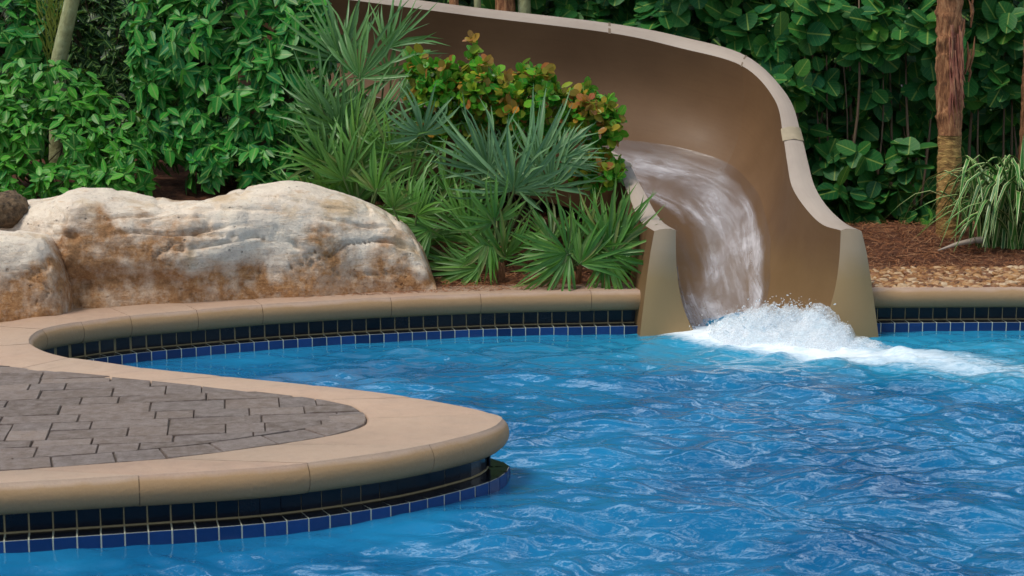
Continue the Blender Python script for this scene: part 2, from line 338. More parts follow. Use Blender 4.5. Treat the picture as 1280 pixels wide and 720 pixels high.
def m_flow():
    n = NT('running_water'); uv = n.coord('UV', (1, 1, 1)); x = n.new('SeparateXYZ', i_0=uv).outputs
    mp = n.new('Mapping', i_Vector=uv); mp.inputs['Scale'].default_value = (1.7, 17, 1)
    s1 = n.noise(mp.outputs[0], 1.0, 7, .65, .7)
    mp2 = n.new('Mapping', i_Vector=uv); mp2.inputs['Scale'].default_value = (2.2, 5, 1)
    s2 = n.noise(mp2.outputs[0], 1.3, 4, .6, .6)
    e = n.new('Attribute', attribute_name='thick').outputs['Fac']
    k = n.math('ADD', n.math('MULTIPLY', s1, .75), n.math('ADD', n.math('MULTIPLY', s2, .6), n.math('MULTIPLY', n.math('SUBTRACT', e, 1.), .65)))
    f = n.ramp(k, [(.40, (.0,)*3), (.60, (.17,)*3), (.74, (.52,)*3), (.86, (1,)*3)])
    n.set(Base_Color=(.84, .83, .90), Roughness=.4, Normal=n.bump(s1, .25, .02))
    gl = n.new('BsdfGlossy', i_Roughness=.22, i_Color=(1, 1, 1), i_Normal=n.bump(s1, .3, .02))
    tr = n.new('BsdfTransparent', i_Color=(.97, .97, .98))
    a = n.new('MixShader', i_0=.12, i_1=tr.outputs[0], i_2=gl.outputs[0])
    b = n.new('MixShader', i_0=n.math('MULTIPLY', f, .66), i_1=a.outputs[0], i_2=n.p.outputs[0])
    n.l.new(b.outputs[0], n.out.inputs[0]); return n.m
M['flow'] = m_flow()
M['plaster'] = m_plain('pool_plaster', (.10, .35, .55), .8)
M['stucco'] = m_plain('far_stucco', (.42, .44, .52), .8)
# ------------------------------------------------------------------ outlines
ZT, ZN = .225, .18
nose_px = [(-700, 656, ZN), (-400, 645, ZN), (-150, 633, ZN), (0, 623, ZN), (178, 612, ZN), (350, 600, ZN), (500, 580, ZN), (588, 561, ZN), (624, 549, ZN), (637, 538, ZN), (634, 527, .2),
           (612, 514, .22), (570, 503.5, ZT), (500, 492, ZT), (400, 480, ZT), (300, 470, ZT), (200, 460, ZT), (130, 450, ZT), (80, 443, ZT), (52, 437, .21), (44, 430, .20),
           (56, 424, ZN), (80, 418, ZN), (110, 413, ZN), (165, 406, ZN), (245, 399, ZN), (324, 392.5, ZN), (430, 386, ZN), (540, 380.5, ZN), (640, 377, ZN), (740, 375, ZN), (800, 374, ZN),
           (950, 372.5, ZN), (1100, 371, ZN), (1280, 370, ZN), (1500, 370, ZN), (1900, 372, ZN)]
nose_key = np.array([PZ(*p)[:2] for p in nose_px])
NOSE = resample(catmull(nose_key, 8), .03); NL = arclen(NOSE)
def s_of(px, py, z):
    p = PZ(px, py, z)[:2]; return NL[np.argmin(np.linalg.norm(NOSE-p, axis=1))]
tan = np.gradient(NOSE, axis=0); tan /= np.linalg.norm(tan, axis=1)[:, None]
NRM = np.stack([tan[:, 1], -tan[:, 0]], -1)     # right of travel = towards the water
for _ in range(3): NRM[1:-1] = (NRM[:-2]+NRM[1:-1]*2+NRM[2:])/4
NRM /= np.linalg.norm(NRM, axis=1)[:, None]
# travel: along near edge to the right (+X): right-hand side is -Y = towards camera = water. good
def nose_at(s): return at_len(NOSE, s, NL)
def nrm_at(s): v = at_len(NRM, s, NL); return v/np.linalg.norm(v, axis=-1, keepdims=True)
pav_px = [(-700, 632), (-400, 617), (-150, 602), (0, 592), (110, 584), (210, 576), (300, 565), (400, 550), (448, 538), (459, 527), (450, 515), (425, 506), (355, 496), (260, 487), (125, 474), (0, 459), (-150, 450), (-400, 440), (-700, 434)]
PAV = resample(catmull([PZ(x, y, .215)[:2] for x, y in pav_px], 6), .03); PL = arclen(PAV)
S_TIP = s_of(635, 530, ZN); P_TIP = PL[np.argmax(PAV[:, 0])]; S_FAR = s_of(110, 447, ZT); P_FAR = PL[np.argmin(np.linalg.norm(PAV-PZ(20, 461, .215)[:2], axis=1))]
def inner_at(s):
    s = np.asarray(s, float); w = .33
    off = nose_at(s) - nrm_at(s)*w
    if np.all(s <= S_TIP): q = np.interp(s, [0, S_TIP], [0, P_TIP]); return at_len(PAV, q, PL)
    a = at_len(PAV, np.where(s <= S_TIP, np.interp(s, [0, S_TIP], [0, P_TIP]), np.interp(s, [S_TIP, S_FAR], [P_TIP, P_FAR])), PL)
    t = sstep(S_FAR-.25, S_FAR+.05, s)[..., None]; return a*(1-t)+off*t
# ------------------------------------------------------------------ pool coping
coping = empty('pool_coping', (0, 0, 0), kind='structure')
def profile():
    r = (ZT-.135)/2; pr = [(1, ZT-.012), (.97, ZT-.002)]     # (fraction of width from nose, z)
    return r
def coping_stone(s0, s1):
    L = s1-s0; n = max(3, int(L/.05)); ss = np.linspace(s0+.0015, s1-.0015, n+1)
    o = nose_at(ss); i = inner_at(ss); nm = nrm_at(ss); zb, r = .107, .052
    prof = [('i', .0, ZT-.006), ('i', .01, ZT)]
    arcs = [(-.030, ZT), (-.030, ZT), (-.027, ZT-.006), (-.016, ZT-.016), (-.005, ZT-.032), (0, ZT-.055), (-.004, ZT-.078), (-.014, ZT-.097), (-.032, ZT-.112), (-.05, zb)]
    rows = []
    jz = random.uniform(-.0015, .0015)
    for k in range(len(ss)):
        row = []
        inw = i[k]-o[k]; w = np.linalg.norm(inw); u = inw/w
        e = .0015 if k in (0, len(ss)-1) else 0
        row.append((*(i[k]), ZT-.008)); row.append((*(i[k]-u*.008), ZT-e))
        for a, z in arcs:
            row.append((*(o[k]+nm[k]*(a-e)), z-e*(z > .17)+jz))
        row.append((*(i[k]), zb))
        rows.append(row)
    nv = len(rows[0]); V = np.array(rows).reshape(-1, 3); F = [f for f in grid_faces(len(ss), nv, True).tolist() if f[0] % nv != 2]
    nb = len(V); V = np.vstack([V, V[:nv], V[-nv:]]); F += [[nb+q for q in range(nv)][::-1], [nb+nv+q for q in range(nv)]]
    F += []
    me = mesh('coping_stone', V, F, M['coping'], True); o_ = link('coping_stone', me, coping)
    return o_
S_SL0, S_SL1 = s_of(806, 374, ZN), s_of(1098, 371, ZN)
joints = [0] + [s_of(x, y, z) for x, y, z in [(-400, 645, ZN), (-120, 632, ZN), (178, 612, ZN), (385, 593, ZN), (537, 568, ZN)]]
s = s_of(622, 516, .215)
joints += [s]
far = [s_of(520, 495, ZT), s_of(400, 480, ZT), s_of(280, 468, ZT), s_of(180, 458, ZT), s_of(95, 445, ZT), s_of(50, 435, .2), s_of(60, 423, ZN), s_of(106, 413, ZN), s_of(166, 406, ZN), s_of(246, 399, ZN), s_of(327, 392, ZN), s_of(487, 383, ZN), s_of(601, 378, ZN), s_of(742, 375, ZN)]
joints += far + [S_SL0+.05]
for a, b in zip(joints[:-1], joints[1:]):
    if b-a > .05: coping_stone(a, b)
s = S_SL1-.05
while s < NL[-1]-.2:
    b = min(s+1.35, NL[-1]); coping_stone(s, b); s = b
# mortar bed under the coping and behind the tiles, with the ledge
def sweep(name, s0, s1, prof, mat, parent, step=.05, **kw):
    ss = np.linspace(s0, s1, max(2, int((s1-s0)/step))+1); o = nose_at(ss); nm = nrm_at(ss)
    V = np.array([[(*(o[k]+nm[k]*a), z) for a, z in prof] for k in range(len(ss))]).reshape(-1, 3)
    return obj(name, V, grid_faces(len(ss), len(prof)), mat, parent, False, **kw)
for _a, _b in ((0, S_SL0+.04), (S_SL1-.04, NL[-1])):
    _s = np.linspace(_a, _b, int((_b-_a)/.04)); _o = nose_at(_s); _n = nrm_at(_s); _i = np.vstack([inner_at(np.array([q])) for q in _s])
    _p = [(-.034, ZT-.003), (-.030, ZT-.010), (-.019, ZT-.019), (-.003, ZT-.055), (-.007, ZT-.078), (-.017, ZT-.096), (-.052, .110)]
    V = [[(*(_i[k]), ZT-.010)]+[(*(_o[k]+_n[k]*a), z) for a, z in _p] for k in range(len(_s))]
    obj('joint_mortar', np.array(V).reshape(-1, 3), grid_faces(len(_s), 8), M['mortar'], coping, False)
wall = empty('pool_wall', (0, 0, 0), kind='structure')
REC = -.088; ZL = .030
for _a, _b in ((0, S_SL0+.04), (S_SL1-.04, NL[-1])):
    sweep('mortar_bed', _a, _b, [(REC, .125), (REC, ZL-.004)], M['grout'], wall)
    sweep('ledge_bed', _a, _b, [(REC-.01, ZL-.004), (-.004, ZL-.004), (-.004, -.10), (-.004, -1.3)], M['grout_light'], wall)
def boxmesh(name, sx, sy, sz, bev, mat):
    x, y, z = sx/2, sy/2, sz/2; b = bev    # front face bevelled, front = -Y
    V = [(-x, y, -z), (x, y, -z), (x, y, z), (-x, y, z), (-x, -y+b, -z), (x, -y+b, -z), (x, -y+b, z), (-x, -y+b, z),
         (-x+b, -y, -z+b), (x-b, -y, -z+b), (x-b, -y, z-b), (-x+b, -y, z-b)]
    F = [(0, 1, 2, 3)[::-1], (0, 4, 5, 1)[::-1], (1, 5, 6, 2)[::-1], (2, 6, 7, 3)[::-1], (3, 7, 4, 0)[::-1],
         (4, 8, 9, 5)[::-1], (5, 9, 10, 6)[::-1], (6, 10, 11, 7)[::-1], (7, 11, 8, 4)[::-1], (8, 11, 10, 9)[::-1]]
    F = [f[::-1] for f in F]
    return mesh(name, V, F, mat, False)
PT = .081
t_dark = boxmesh('dark_tile', .0758, .008, .074, .0015, M['tile_dark'])
t_ledge = boxmesh('ledge_tile', .0758, .008, .079, .0015, M['tile_dark'])
t_blue = boxmesh('blue_tile', .0758, .008, .076, .0015, M['tile_blue'])
def tile_run(s0, s1, parent):
    s = s0
    while s < s1:
        c = s+PT/2; 
        for me, off, zc, lay in ((t_dark, REC-.0020, .0705, 0), (t_ledge, -.045, ZL-.0058, 1), (t_blue, -.0058, -.013, 0)):
            p = nose_at(np.array([c]))[0]; nm = nrm_at(np.array([c]))[0]; p = p+nm*off
            ang = math.atan2(nm[1], nm[0])+math.pi/2
            rot = Matrix.Rotation(ang+random.uniform(-.012, .012), 4, 'Z')
            if lay: rot = rot @ Matrix.Rotation(-math.pi/2, 4, 'X')
            else: rot = rot @ Matrix.Rotation(random.uniform(-.012, .012), 4, 'X')
            link(me.name, me, parent, Matrix.Translation((*p, zc + (0 if lay else 0))) @ rot)
        s += PT
pen_tiles = empty('peninsula_tile_band', (0, 0, 0), kind='structure')
tile_run(s_of(-25, 624, ZN), s_of(628, 520, .2), pen_tiles)
cove_tiles = empty('back_tile_band', (0, 0, 0), kind='structure')
tile_run(s_of(48, 434, .2), S_SL0+.06, cove_tiles)
right_tiles = empty('right_tile_band', (0, 0, 0), kind='structure')
tile_run(S_SL1-.06, s_of(1310, 370, ZN), right_tiles)
# ------------------------------------------------------------------ deck slab and pavers
land = np.vstack([nose_at(np.linspace(0, NL[-1], 260)), [[9, 22], [-9, 22]], [[-9, nose_at(np.array([0.]))[0][1]]]])
_s1 = np.linspace(0, S_SL0, 200); _s2 = np.linspace(S_SL1, NL[-1], 60)
inset = np.vstack([nose_at(_s1)-nrm_at(_s1)*.12, [[.80, 10.1], [.80, 11.2], [1.75, 11.2], [1.80, 10.1]], nose_at(_s2)-nrm_at(_s2)*.12, [[9, 22], [-9, 22]], [[-9, NOSE[0][1]+.1]]])
def polymesh(name, poly, z, mat, parent=None, **kw):
    V = [(p[0], p[1], z) for p in poly]; F = tessellate_polygon([[Vector(v) for v in V]])
    return obj(name, V, [list(f) for f in F], mat, parent, False, **kw)
dk = polymesh('pool_deck', inset, ZT-.012, M['deck'], kind='structure')
for p in dk.data.polygons:
    pass
def clip(poly, a, b):
    out = []; nrm = (-(b[1]-a[1]), b[0]-a[0])
    f = lambda p: nrm[0]*(p[0]-a[0])+nrm[1]*(p[1]-a[1])
    for i in range(len(poly)):
        p, q = poly[i], poly[(i+1) % len(poly)]; fp, fq = f(p), f(q)
        if fp >= 0: out.append(p)
        if fp*fq < 0: t = fp/(fp-fq); out.append((p[0]+(q[0]-p[0])*t, p[1]+(q[1]-p[1])*t))
    return out
def area(p): return .5*sum(p[i][0]*p[(i+1) % len(p)][1]-p[(i+1) % len(p)][0]*p[i][1] for i in range(len(p)))
pavers = empty('stone_paving', (0, 0, 0), kind='structure')
polymesh('joint_sand_bed', [tuple(p) for p in PAV[::3]], ZT-.008, M['joint'], pavers)
def paver(poly, gap=.006):
    if len(poly) < 3 or abs(area(poly)) < .0006: return
    c = np.mean(poly, axis=0); poly = [tuple(np.array(p)+(c-np.array(p))/max(np.linalg.norm(c-np.array(p)), 1e-6)*gap) for p in poly]
    n = len(poly); tilt = np.array([random.uniform(-.02, .02), random.uniform(-.02, .02)]); dz = random.uniform(-.0015, .002)
    top = [tuple(np.array(p)+(c-np.array(p))*.02) for p in poly]
    zt = lambda p: ZT+.001+dz+float((np.array(p)-c) @ tilt)
    V = [(*p, .19) for p in poly]+[(*p, zt(p)-.006) for p in poly]+[(*p, zt(p)) for p in top]
    F = [[i, (i+1) % n, n+(i+1) % n, n+i] for i in range(n)]+[[n+i, n+(i+1) % n, 2*n+(i+1) % n, 2*n+i] for i in range(n)]+[[2*n+i for i in range(n)]]
    if area(poly) < 0: F = [f[::-1] for f in F]
    obj('paver', V, F, M['paver'], pavers, False)
# border course runs along the near edge and round the tip
BW = .15
ptan = np.gradient(PAV, axis=0); ptan /= np.linalg.norm(ptan, axis=1)[:, None]; pn = np.stack([-ptan[:, 1], ptan[:, 0]], -1)
for _ in range(6): pn[1:-1] = (pn[:-2]+2*pn[1:-1]+pn[2:])/4
pn /= np.linalg.norm(pn, axis=1)[:, None]
p_end = P_TIP+.15
s = np.interp(-1., [-9, -1], [0, 0]); s = 0.9
while s < p_end:
    L = random.uniform(.17, .24); s2 = min(s+L, p_end)
    a = at_len(PAV, np.linspace(s, s2, 3), PL); nn = at_len(pn, np.linspace(s, s2, 3), PL)
    paver([tuple(p) for p in a]+[tuple(p) for p in (a+nn*BW)[::-1]], .004); s = s2
sb = np.linspace(.3, P_TIP+.05, 40); near_in = at_len(PAV, sb, PL)+at_len(pn, sb, PL)*(BW+.006)
sf = np.linspace(P_TIP+.12, PL[-1]-.3, 30); far_in = at_len(PAV, sf, PL)+at_len(pn, sf, PL)*.006
region = np.vstack([near_in, far_in])
# convex hull of the region for clipping
def hull(pts):
    pts = sorted(map(tuple, pts)); 
    def half(ps):
        h = []
        for p in ps:
            while len(h) >= 2 and (h[-1][0]-h[-2][0])*(p[1]-h[-2][1])-(h[-1][1]-h[-2][1])*(p[0]-h[-2][0]) <= 0: h.pop()
            h.append(p)
        return h[:-1]
    return half(pts)+half(pts[::-1])
H = hull(region)
ang = math.radians(9); ca, sa = math.cos(ang), math.sin(ang); y0 = region[:, 1].min()-2; row = 0; v = 0
org = np.array([region[:, 0].max(), region[:, 1].min()])
v = -1.2
while v < 3.2:
    hgt = random.choice([.10, .13, .15, .17]); u = .4-random.uniform(0, .3)
    while u > -4.2:
        L = random.choice([.15, .22, .30, .30, .36]); 
        q = [(u-L, v), (u, v), (u, v+hgt), (u-L, v+hgt)]
        q = [(org[0]+a*ca-b*sa, org[1]+a*sa+b*ca) for a, b in q]
        if max(p[0] for p in q) > -3.7:
            for i in range(len(H)):
                q = clip(q, H[i], H[(i+1) % len(H)])
                if len(q) < 3: break
            if len(q) >= 3: paver(q, .0025)
        u -= L
    v += hgt
# ------------------------------------------------------------------ mulch bed
bed_px = [(-900, 444), (-500, 428), (-200, 412), (0, 402), (84, 393), (161, 387), (235, 383), (322, 377), (400, 374), (545, 368), (700, 364), (810, 362), (1000, 360), (1280, 359), (1600, 360), (1950, 362)]
BED = resample(catmull([PZ(x, y, .22)[:2] for x, y in bed_px], 6), .1)
def bed_y(x): return np.interp(x, BED[:, 0], BED[:, 1])
FY = np.array([9.3, 9.8, 10.0, 10.2, 10.4, 10.65, 10.85, 11.1, 11.3])
FXL = (np.array([811, 811, 803, 794, 788, 780, 773, 753, 740])-640)/2200*FY+.01; FXR = (np.array([1083, 1083, 1055, 1033, 1018, 1010, 1006, 1000, 980])-640)/2200*FY-.01
def in_flume(x, y): return (y < 11.3) & (x > np.interp(y, FY, FXL)) & (x < np.interp(y, FY, FXR))
def gz(x, y):
    x = np.asarray(x, float); y = np.asarray(y, float); d = y-bed_y(x)
    left = 1-sstep(.2, 1.6, x)
    z = .205+.50*left*sstep(0.1, 2.3, d)+(1-left)*.10*sstep(0, 2.0, d)+.018*fbm(x*2.2, y*2.2, 0, 4)*sstep(.02, .3, d)
    return np.where((d > .02) & ~in_flume(x, y), z, -1.6)
gx = np.concatenate([np.arange(-9, -3.6, .3), np.arange(-3.6, 4.4, .05), np.arange(4.4, 9.1, .3)])
gy = np.concatenate([np.arange(8.6, 13, .05), np.arange(13, 22.1, .5)])
X, Y = np.meshgrid(gx, gy, indexing='ij'); Z = gz(X, Y)
obj('mulch_bed', np.stack([X, Y, Z], -1).reshape(-1, 3), grid_faces(len(gx), len(gy)), M['mulch'], kind='structure')
# straw and bark chips lying on it
def batch(T, TF, mats4, uvT=None):
    """T (n,3) template, mats4 (m,3,4)"""
    m = len(mats4); n = len(T); V = np.einsum('mij,nj->mni', mats4[:, :, :3], T)+mats4[:, None, :, 3]
    F = (TF[None]+(np.arange(m)*n)[:, None, None]).reshape(-1, TF.shape[1])
    return V.reshape(-1, 3), F, (np.tile(uvT, (m, 1)) if uvT is not None else None)
def frames(d, n):
    d = d/np.linalg.norm(d, axis=1, keepdims=True); s = np.cross(n, d); s /= (np.linalg.norm(s, axis=1, keepdims=True)+1e-9); n2 = np.cross(d, s)
    return np.stack([d, s, n2], -1)       # columns: x=dir, y=side, z=normal
def rnd_mats(Pn, d, n, sc):
    Fm = frames(d, n)*sc[:, None, :] if sc.ndim == 2 else frames(d, n)*sc[:, None, None]
    return np.concatenate([Fm, Pn[:, :, None]], -1)
m = 30000
cx = RNG.uniform(-1.2, 3.3, m); cd = RNG.uniform(.02, 1, m)**1.4*2.6+.03; cy = bed_y(cx)+cd
az = RNG.uniform(0, 2*np.pi, m); d = np.stack([np.cos(az), np.sin(az), RNG.normal(0, .22, m)], -1); up = np.stack([RNG.normal(0, .3, m), RNG.normal(0, .3, m), np.ones(m)], -1)
T = np.array([(-.5, -.5, 0), (-.5, .5, 0), (.0, .5, .12), (.0, -.5, .12), (.5, .4, 0), (.5, -.4, 0)]); TF = np.array([(0, 3, 2, 1), (3, 5, 4, 2)])
sc = np.stack([RNG.uniform(.03, .10, m), RNG.uniform(.0015, .004, m), RNG.uniform(.02, .06, m)], -1)
ok = gz(cx, cy) > 0; V, F, _ = batch(T, TF, rnd_mats(np.stack([cx, cy, gz(cx, cy)+RNG.uniform(.002, .022, m)], -1), d, up, sc)[ok])
obj('pine_straw', V, F, M['chip'], None, False, kind='stuff', label='reddish brown pine straw mulch scattered over the planting bed', category='mulch')
# pebbles
m = 2000; cx = RNG.uniform(2.02, 3.5, m); cy = bed_y(cx)+RNG.uniform(.0, 1, m)**1.25*.62-.01
ico_V = []; 
def ico(sub=1):
    import bmesh
    b = bmesh.new(); bmesh.ops.create_icosphere(b, subdivisions=sub, radius=1); V = np.array([v.co[:] for v in b.verts]); F = np.array([[v.index for v in f.verts] for f in b.faces]); b.free(); return V, F
IV, IF = ico(1); IV2, IF2 = ico(2)
pv = IV2*(1+.22*noise(IV2[:, 0]*1.3, IV2[:, 1]*1.3, IV2[:, 2]*1.3)[:, None])
az = RNG.uniform(0, 6.28, m); d = np.stack([np.cos(az), np.sin(az), RNG.normal(0, .3, m)], -1); up = np.stack([RNG.normal(0, .4, m), RNG.normal(0, .4, m), np.ones(m)], -1)
r = RNG.uniform(.010, .030, m); sc = np.stack([r*RNG.uniform(.9, 1.5, m), r*RNG.uniform(.7, 1.1, m), r*.6], -1)
V, F, _ = batch(pv, IF2, rnd_mats(np.stack([cx, cy, np.maximum(gz(cx, cy), .2)+.008+RNG.uniform(0, .012, m)], -1), d, up, sc))
obj('gravel', V, F, M['pebble'], None, True, kind='stuff', label='tan and brown river pebbles along the right pool coping', category='gravel')
# ------------------------------------------------------------------ rocks
def rock(name, top_px, base_px, Y_mid, half, mat, label, seed, amp=1., n=(230, 110), parent=None):
    tp = np.array([P(x, y, Yy) for x, y, Yy in top_px]); bp = np.array([PZ(x, y, .2) for x, y in base_px])
    xs = np.linspace(bp[0, 0], bp[-1, 0], n[0]); tz = np.interp(xs, tp[:, 0], tp[:, 2])-.035; 
    k = np.ones(7)/7; tz[6:-6] = np.convolve(tz, k, 'same')[6:-6]
    by = np.interp(xs, bp[:, 0], bp[:, 1]); L = (xs-xs[0])/(xs[-1]-xs[0])
    hw = half*np.clip(np.sqrt(np.clip(1-(2*L-1)**6, 0, 1)), .03, 1)
    ph = np.linspace(0, math.pi, n[1]); 
    e = .54
    cs = np.sign(np.cos(ph))*np.abs(np.cos(ph))**e; sn = np.abs(np.sin(ph))**e
    zb = .10
    Y0 = by[:, None]+hw[:, None]*(1-cs[None]); Z0 = zb+(tz-zb)[:, None]*sn[None]; X0 = np.repeat(xs[:, None], n[1], 1)
    Yl = (1-cs[None])*.5
    nn = np.stack([np.zeros_like(Y0), -np.cos(ph)[None]+0*Y0, np.sin(ph)[None]+0*Y0], -1)
    a = fbm(X0*1.9+seed, Y0*1.9, Z0*2.2, 5)*.075 + fbm(X0*7+seed, Y0*7, Z0*9, 4)*.020
    tilt = Z0*13+X0*1.1+1.6*fbm(X0*1.3+seed, Y0*1.5, 0, 3); st = np.abs(np.mod(tilt, 1)-.5)*2
    a += -.036*sstep(.72, 1, st)*sstep(-.1, .35, fbm(X0*2.1+9+seed, Y0*2, Z0*3, 3))
    a -= .05*sstep(.18, .5, fbm(X0*2.6+31+seed, Y0*1.5, Z0*4.2, 3))
    zf = Z0/np.maximum(tz[:, None], .2); a -= .075*sstep(.60, .42, zf+.10*fbm(X0*3+seed, 0, 0, 3))*sstep(.03, .12, L)[:, None]*sstep(.72, .50, L)[:, None]*(Y0 < (by+half)[:, None])
    for kk in range(3):
        rg = fbm(X0*(1.1+kk*.5)+seed+kk*13, Y0*2, Z0*(3.2+kk), 4); a -= (.036-.007*kk)*np.exp(-(rg/.022)**2)*sstep(-.05, .25, fbm(X0*1.7+kk*5, Y0, Z0*2+seed, 2))
    a += .012*np.abs(fbm(X0*15+seed, Y0*15, Z0*22, 3))
    a *= amp*(.35+.65*np.minimum(1, sn[None]*1.5)); a = np.where((ph > 1.1)[None] & (ph < 2.0)[None], a*.55, a)
    Pn = np.stack([X0, Y0, Z0], -1)+nn*a[..., None]
    o = obj(name, Pn.reshape(-1, 3), grid_faces(*n)[:, ::-1].copy(), mat, parent, True, label=label, category='boulder')
    return o
D = 9.75
rock('boulder', [(-60, 262, D), (10, 250, D), (40, 244, D), (64, 240, D), (84, 231, D), (114, 229, D), (144, 233, D), (168, 238, D), (202, 247, D), (235, 246, D), (269, 241, D), (302, 234, D), (349, 230, D), (380, 236, D), (430, 251, D), (467, 268, D), (501, 286, D), (524, 312, D), (536, 343, D), (546, 366, 9.7)],
     [(-60, 372), (20, 380), (84, 391), (161, 388), (235, 385), (322, 379), (400, 375.5), (470, 371), (546, 368.5)], 0, .42, M['rock'], 'long pale weathered boulder with rust brown lower face behind the coping', 1.3)
rock('boulder', [(-260, 300, 9.4), (-120, 270, 9.4), (-30, 272, 9.4), (0, 277, 9.4), (34, 279, 9.4), (57, 288, 9.3), (70, 306, 9.3), (79, 334, 9.25), (82, 395, 9.2)],
     [(-260, 428), (-120, 416), (0, 405.5), (86, 399)], 0, .30, M['rock'], 'smaller pale boulder at the left edge overlapping the long one', 8.7, .8, (130, 90))
rv = IV2; BV, BF = ico(4)
q = 1+.28*fbm(BV[:, 0]*1.4+5, BV[:, 1]*1.4, BV[:, 2]*1.4, 4)+.10*noise(BV[:, 0]*8, BV[:, 1]*8, BV[:, 2]*8)
c = P(10, 262, 9.72)
obj('rough_stone', BV*q[:, None]*np.array([.115, .12, .10])+c, BF, M['rock_dark'], None, True, label='rough dark brown stone wedged above the left boulder', category='stone')
# ------------------------------------------------------------------ water slide
st_L = [(845, 288, 9.8), (829, 278, 10.0), (817, 262, 10.2), (808, 245, 10.4), (797, 225, 10.65), (788, 207, 10.85), (778, 197, 11.0), (767, 190, 11.1), (745, 184, 11.2), (700, 172, 11.25), (600, 150, 11.25), (470, 125, 11.25), (300, 85, 11.25)]
st_R = [(1051, 288, 9.8), (1027, 280, 10.0), (1006, 259, 10.25), (990, 233, 10.5), (984, 203, 10.8), (979, 171, 11.15), (968, 124, 11.5), (927, 82, 11.9), (850, 60, 12.15), (762, 41, 12.25), (600, 21, 12.3), (470, 4, 12.3), (300, -18, 12.3)]
ou_L = [(818, 289, 9.8), (803, 279, 10.0), (794, 265, 10.2), (788, 249, 10.4), (780, 229, 10.65), (773, 211, 10.85), (763, 199, 11.0), (753, 190, 11.06), (735, 181, 11.12), (692, 168, 11.17), (595, 146, 11.17), (467, 121, 11.17), (297, 81, 11.17)]
ou_R = [(1077, 289, 9.8), (1055, 278, 10.0), (1033, 257, 10.27), (1018, 232, 10.54), (1010, 203, 10.86), (1002, 171, 11.2), (984, 119, 11.58), (933, 70, 12.0), (852, 46, 12.23), (762, 29, 12.33), (600, 10, 12.38), (470, -7, 12.38), (300, -29, 12.38)]
flo = [-.16, -.13, -.07, .02, .13, .26, .40, .52, .62, .70, .80, .92, 1.08]
pfr = [.50, .50, .50, .50, .50, .50, .48, .45, .42, .42, .42, .42, .42]
exn = [2.6, 2.5, 2.4, 2.3, 2.2, 2.2, 2.2, 2.2, 2.2, 2.2, 2.2, 2.2, 2.2]
SUB = 8
cL, cR, oL, oR = [catmull([P(*p) for p in q], SUB) for q in (st_L, st_R, ou_L, ou_R)]
cf = catmull(np.stack([flo, pfr, exn], -1), SUB); NU = len(cL); NV = 49
phi = np.linspace(0, math.pi, NV); cph, sph = np.cos(phi), np.sin(phi)
G = np.zeros((NU, NV, 3))
for u in range(NU):
    e = 2/cf[u, 2]; fl = cL[u]*(1-cf[u, 1])+cR[u]*cf[u, 1]; fl[2] = cf[u, 0]
    ca_ = np.abs(cph)**e; sa_ = np.abs(sph)**e
    for j in range(NV):
        A = cL[u] if cph[j] > 0 else cR[u]
        G[u, j, :2] = fl[:2]*(1-ca_[j])+A[:2]*ca_[j]; G[u, j, 2] = A[2]*(1-sa_[j])+fl[2]*sa_[j]
        if cph[j] < 0:      # the outer wall curls over the rider in the bend
            od = (cR[u]-cL[u])[:2]; od /= np.linalg.norm(od); cu = .13*float(sstep(6.0*SUB, 8*SUB, u)); G[u, j, :2] += od*cu*math.sin(math.pi*min(1, sph[j]**1.0))**.9*abs(cph[j])**.3
UL = arclen(G[:, NV//2]); uvG = np.stack([np.repeat(UL[:, None], NV, 1), np.repeat(np.linspace(0, 1, NV)[None], NU, 0)], -1)
slide = empty('water_slide', (0, 0, 0), label='tan curved water slide ending in a splash at the back pool wall', category='water slide')
cen = cL*.5+cR*.5
def section(a, b):
    sl_ = slice(a, b+1); n = b-a+1
    obj('flume', G[sl_].reshape(-1, 3), grid_faces(n, NV), M['flume'], slide, True, uvG[sl_].reshape(-1, 2))
    # rolled lip: inner edge -> rounded -> outer edge, then skin down to the ground
    rows = []
    for u in range(a, b+1):
        row = []
        for I, O, s_ in ((cR[u], oR[u], 1), (cL[u], oL[u], -1)):
            out = O-I; out[2] = 0; L = np.linalg.norm(out); out /= max(L, 1e-6)
            mid = (I+O)/2; mid = mid+np.array([0, 0, .012]) - out*.004
            fl_ = cf[u, 0]; flare = (.17 if s_ > 0 else .11)*max(0, 1-u/(3.0*SUB))
            zb = -.4 if u < 3.2*SUB else fl_-.12
            h = np.linspace(0, 1, 14)
            bl = .22*float(sstep(6.0*SUB, 8*SUB, u)) if s_ > 0 else 0
            sk = [np.array([*(O[:2]+out[:2]*(flare*t**.8+bl*min(1, t*4))), O[2]*(1-t)+zb*t]) for t in h]
            row.append([I, I*.75+O*.25+[0, 0, .010], mid, I*.25+O*.75+[0, 0, .009], O+[0, 0, .0]]+sk[1:])
        rows.append(row)
    for k in (0, 1):
        V = np.array([r_[k] for r_ in rows]); nv = V.shape[1]; Fc = grid_faces(n, nv)
        if k == 0: Fc = Fc
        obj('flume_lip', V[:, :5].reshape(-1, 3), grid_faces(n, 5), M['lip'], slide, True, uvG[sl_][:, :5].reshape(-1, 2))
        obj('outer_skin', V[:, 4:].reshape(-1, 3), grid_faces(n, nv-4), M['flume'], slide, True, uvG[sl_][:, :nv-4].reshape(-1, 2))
cuts = [0, 5*SUB+2, 7*SUB, 9*SUB, 12*SUB]
for a, b in zip(cuts[:-1], cuts[1:]): section(a, b)
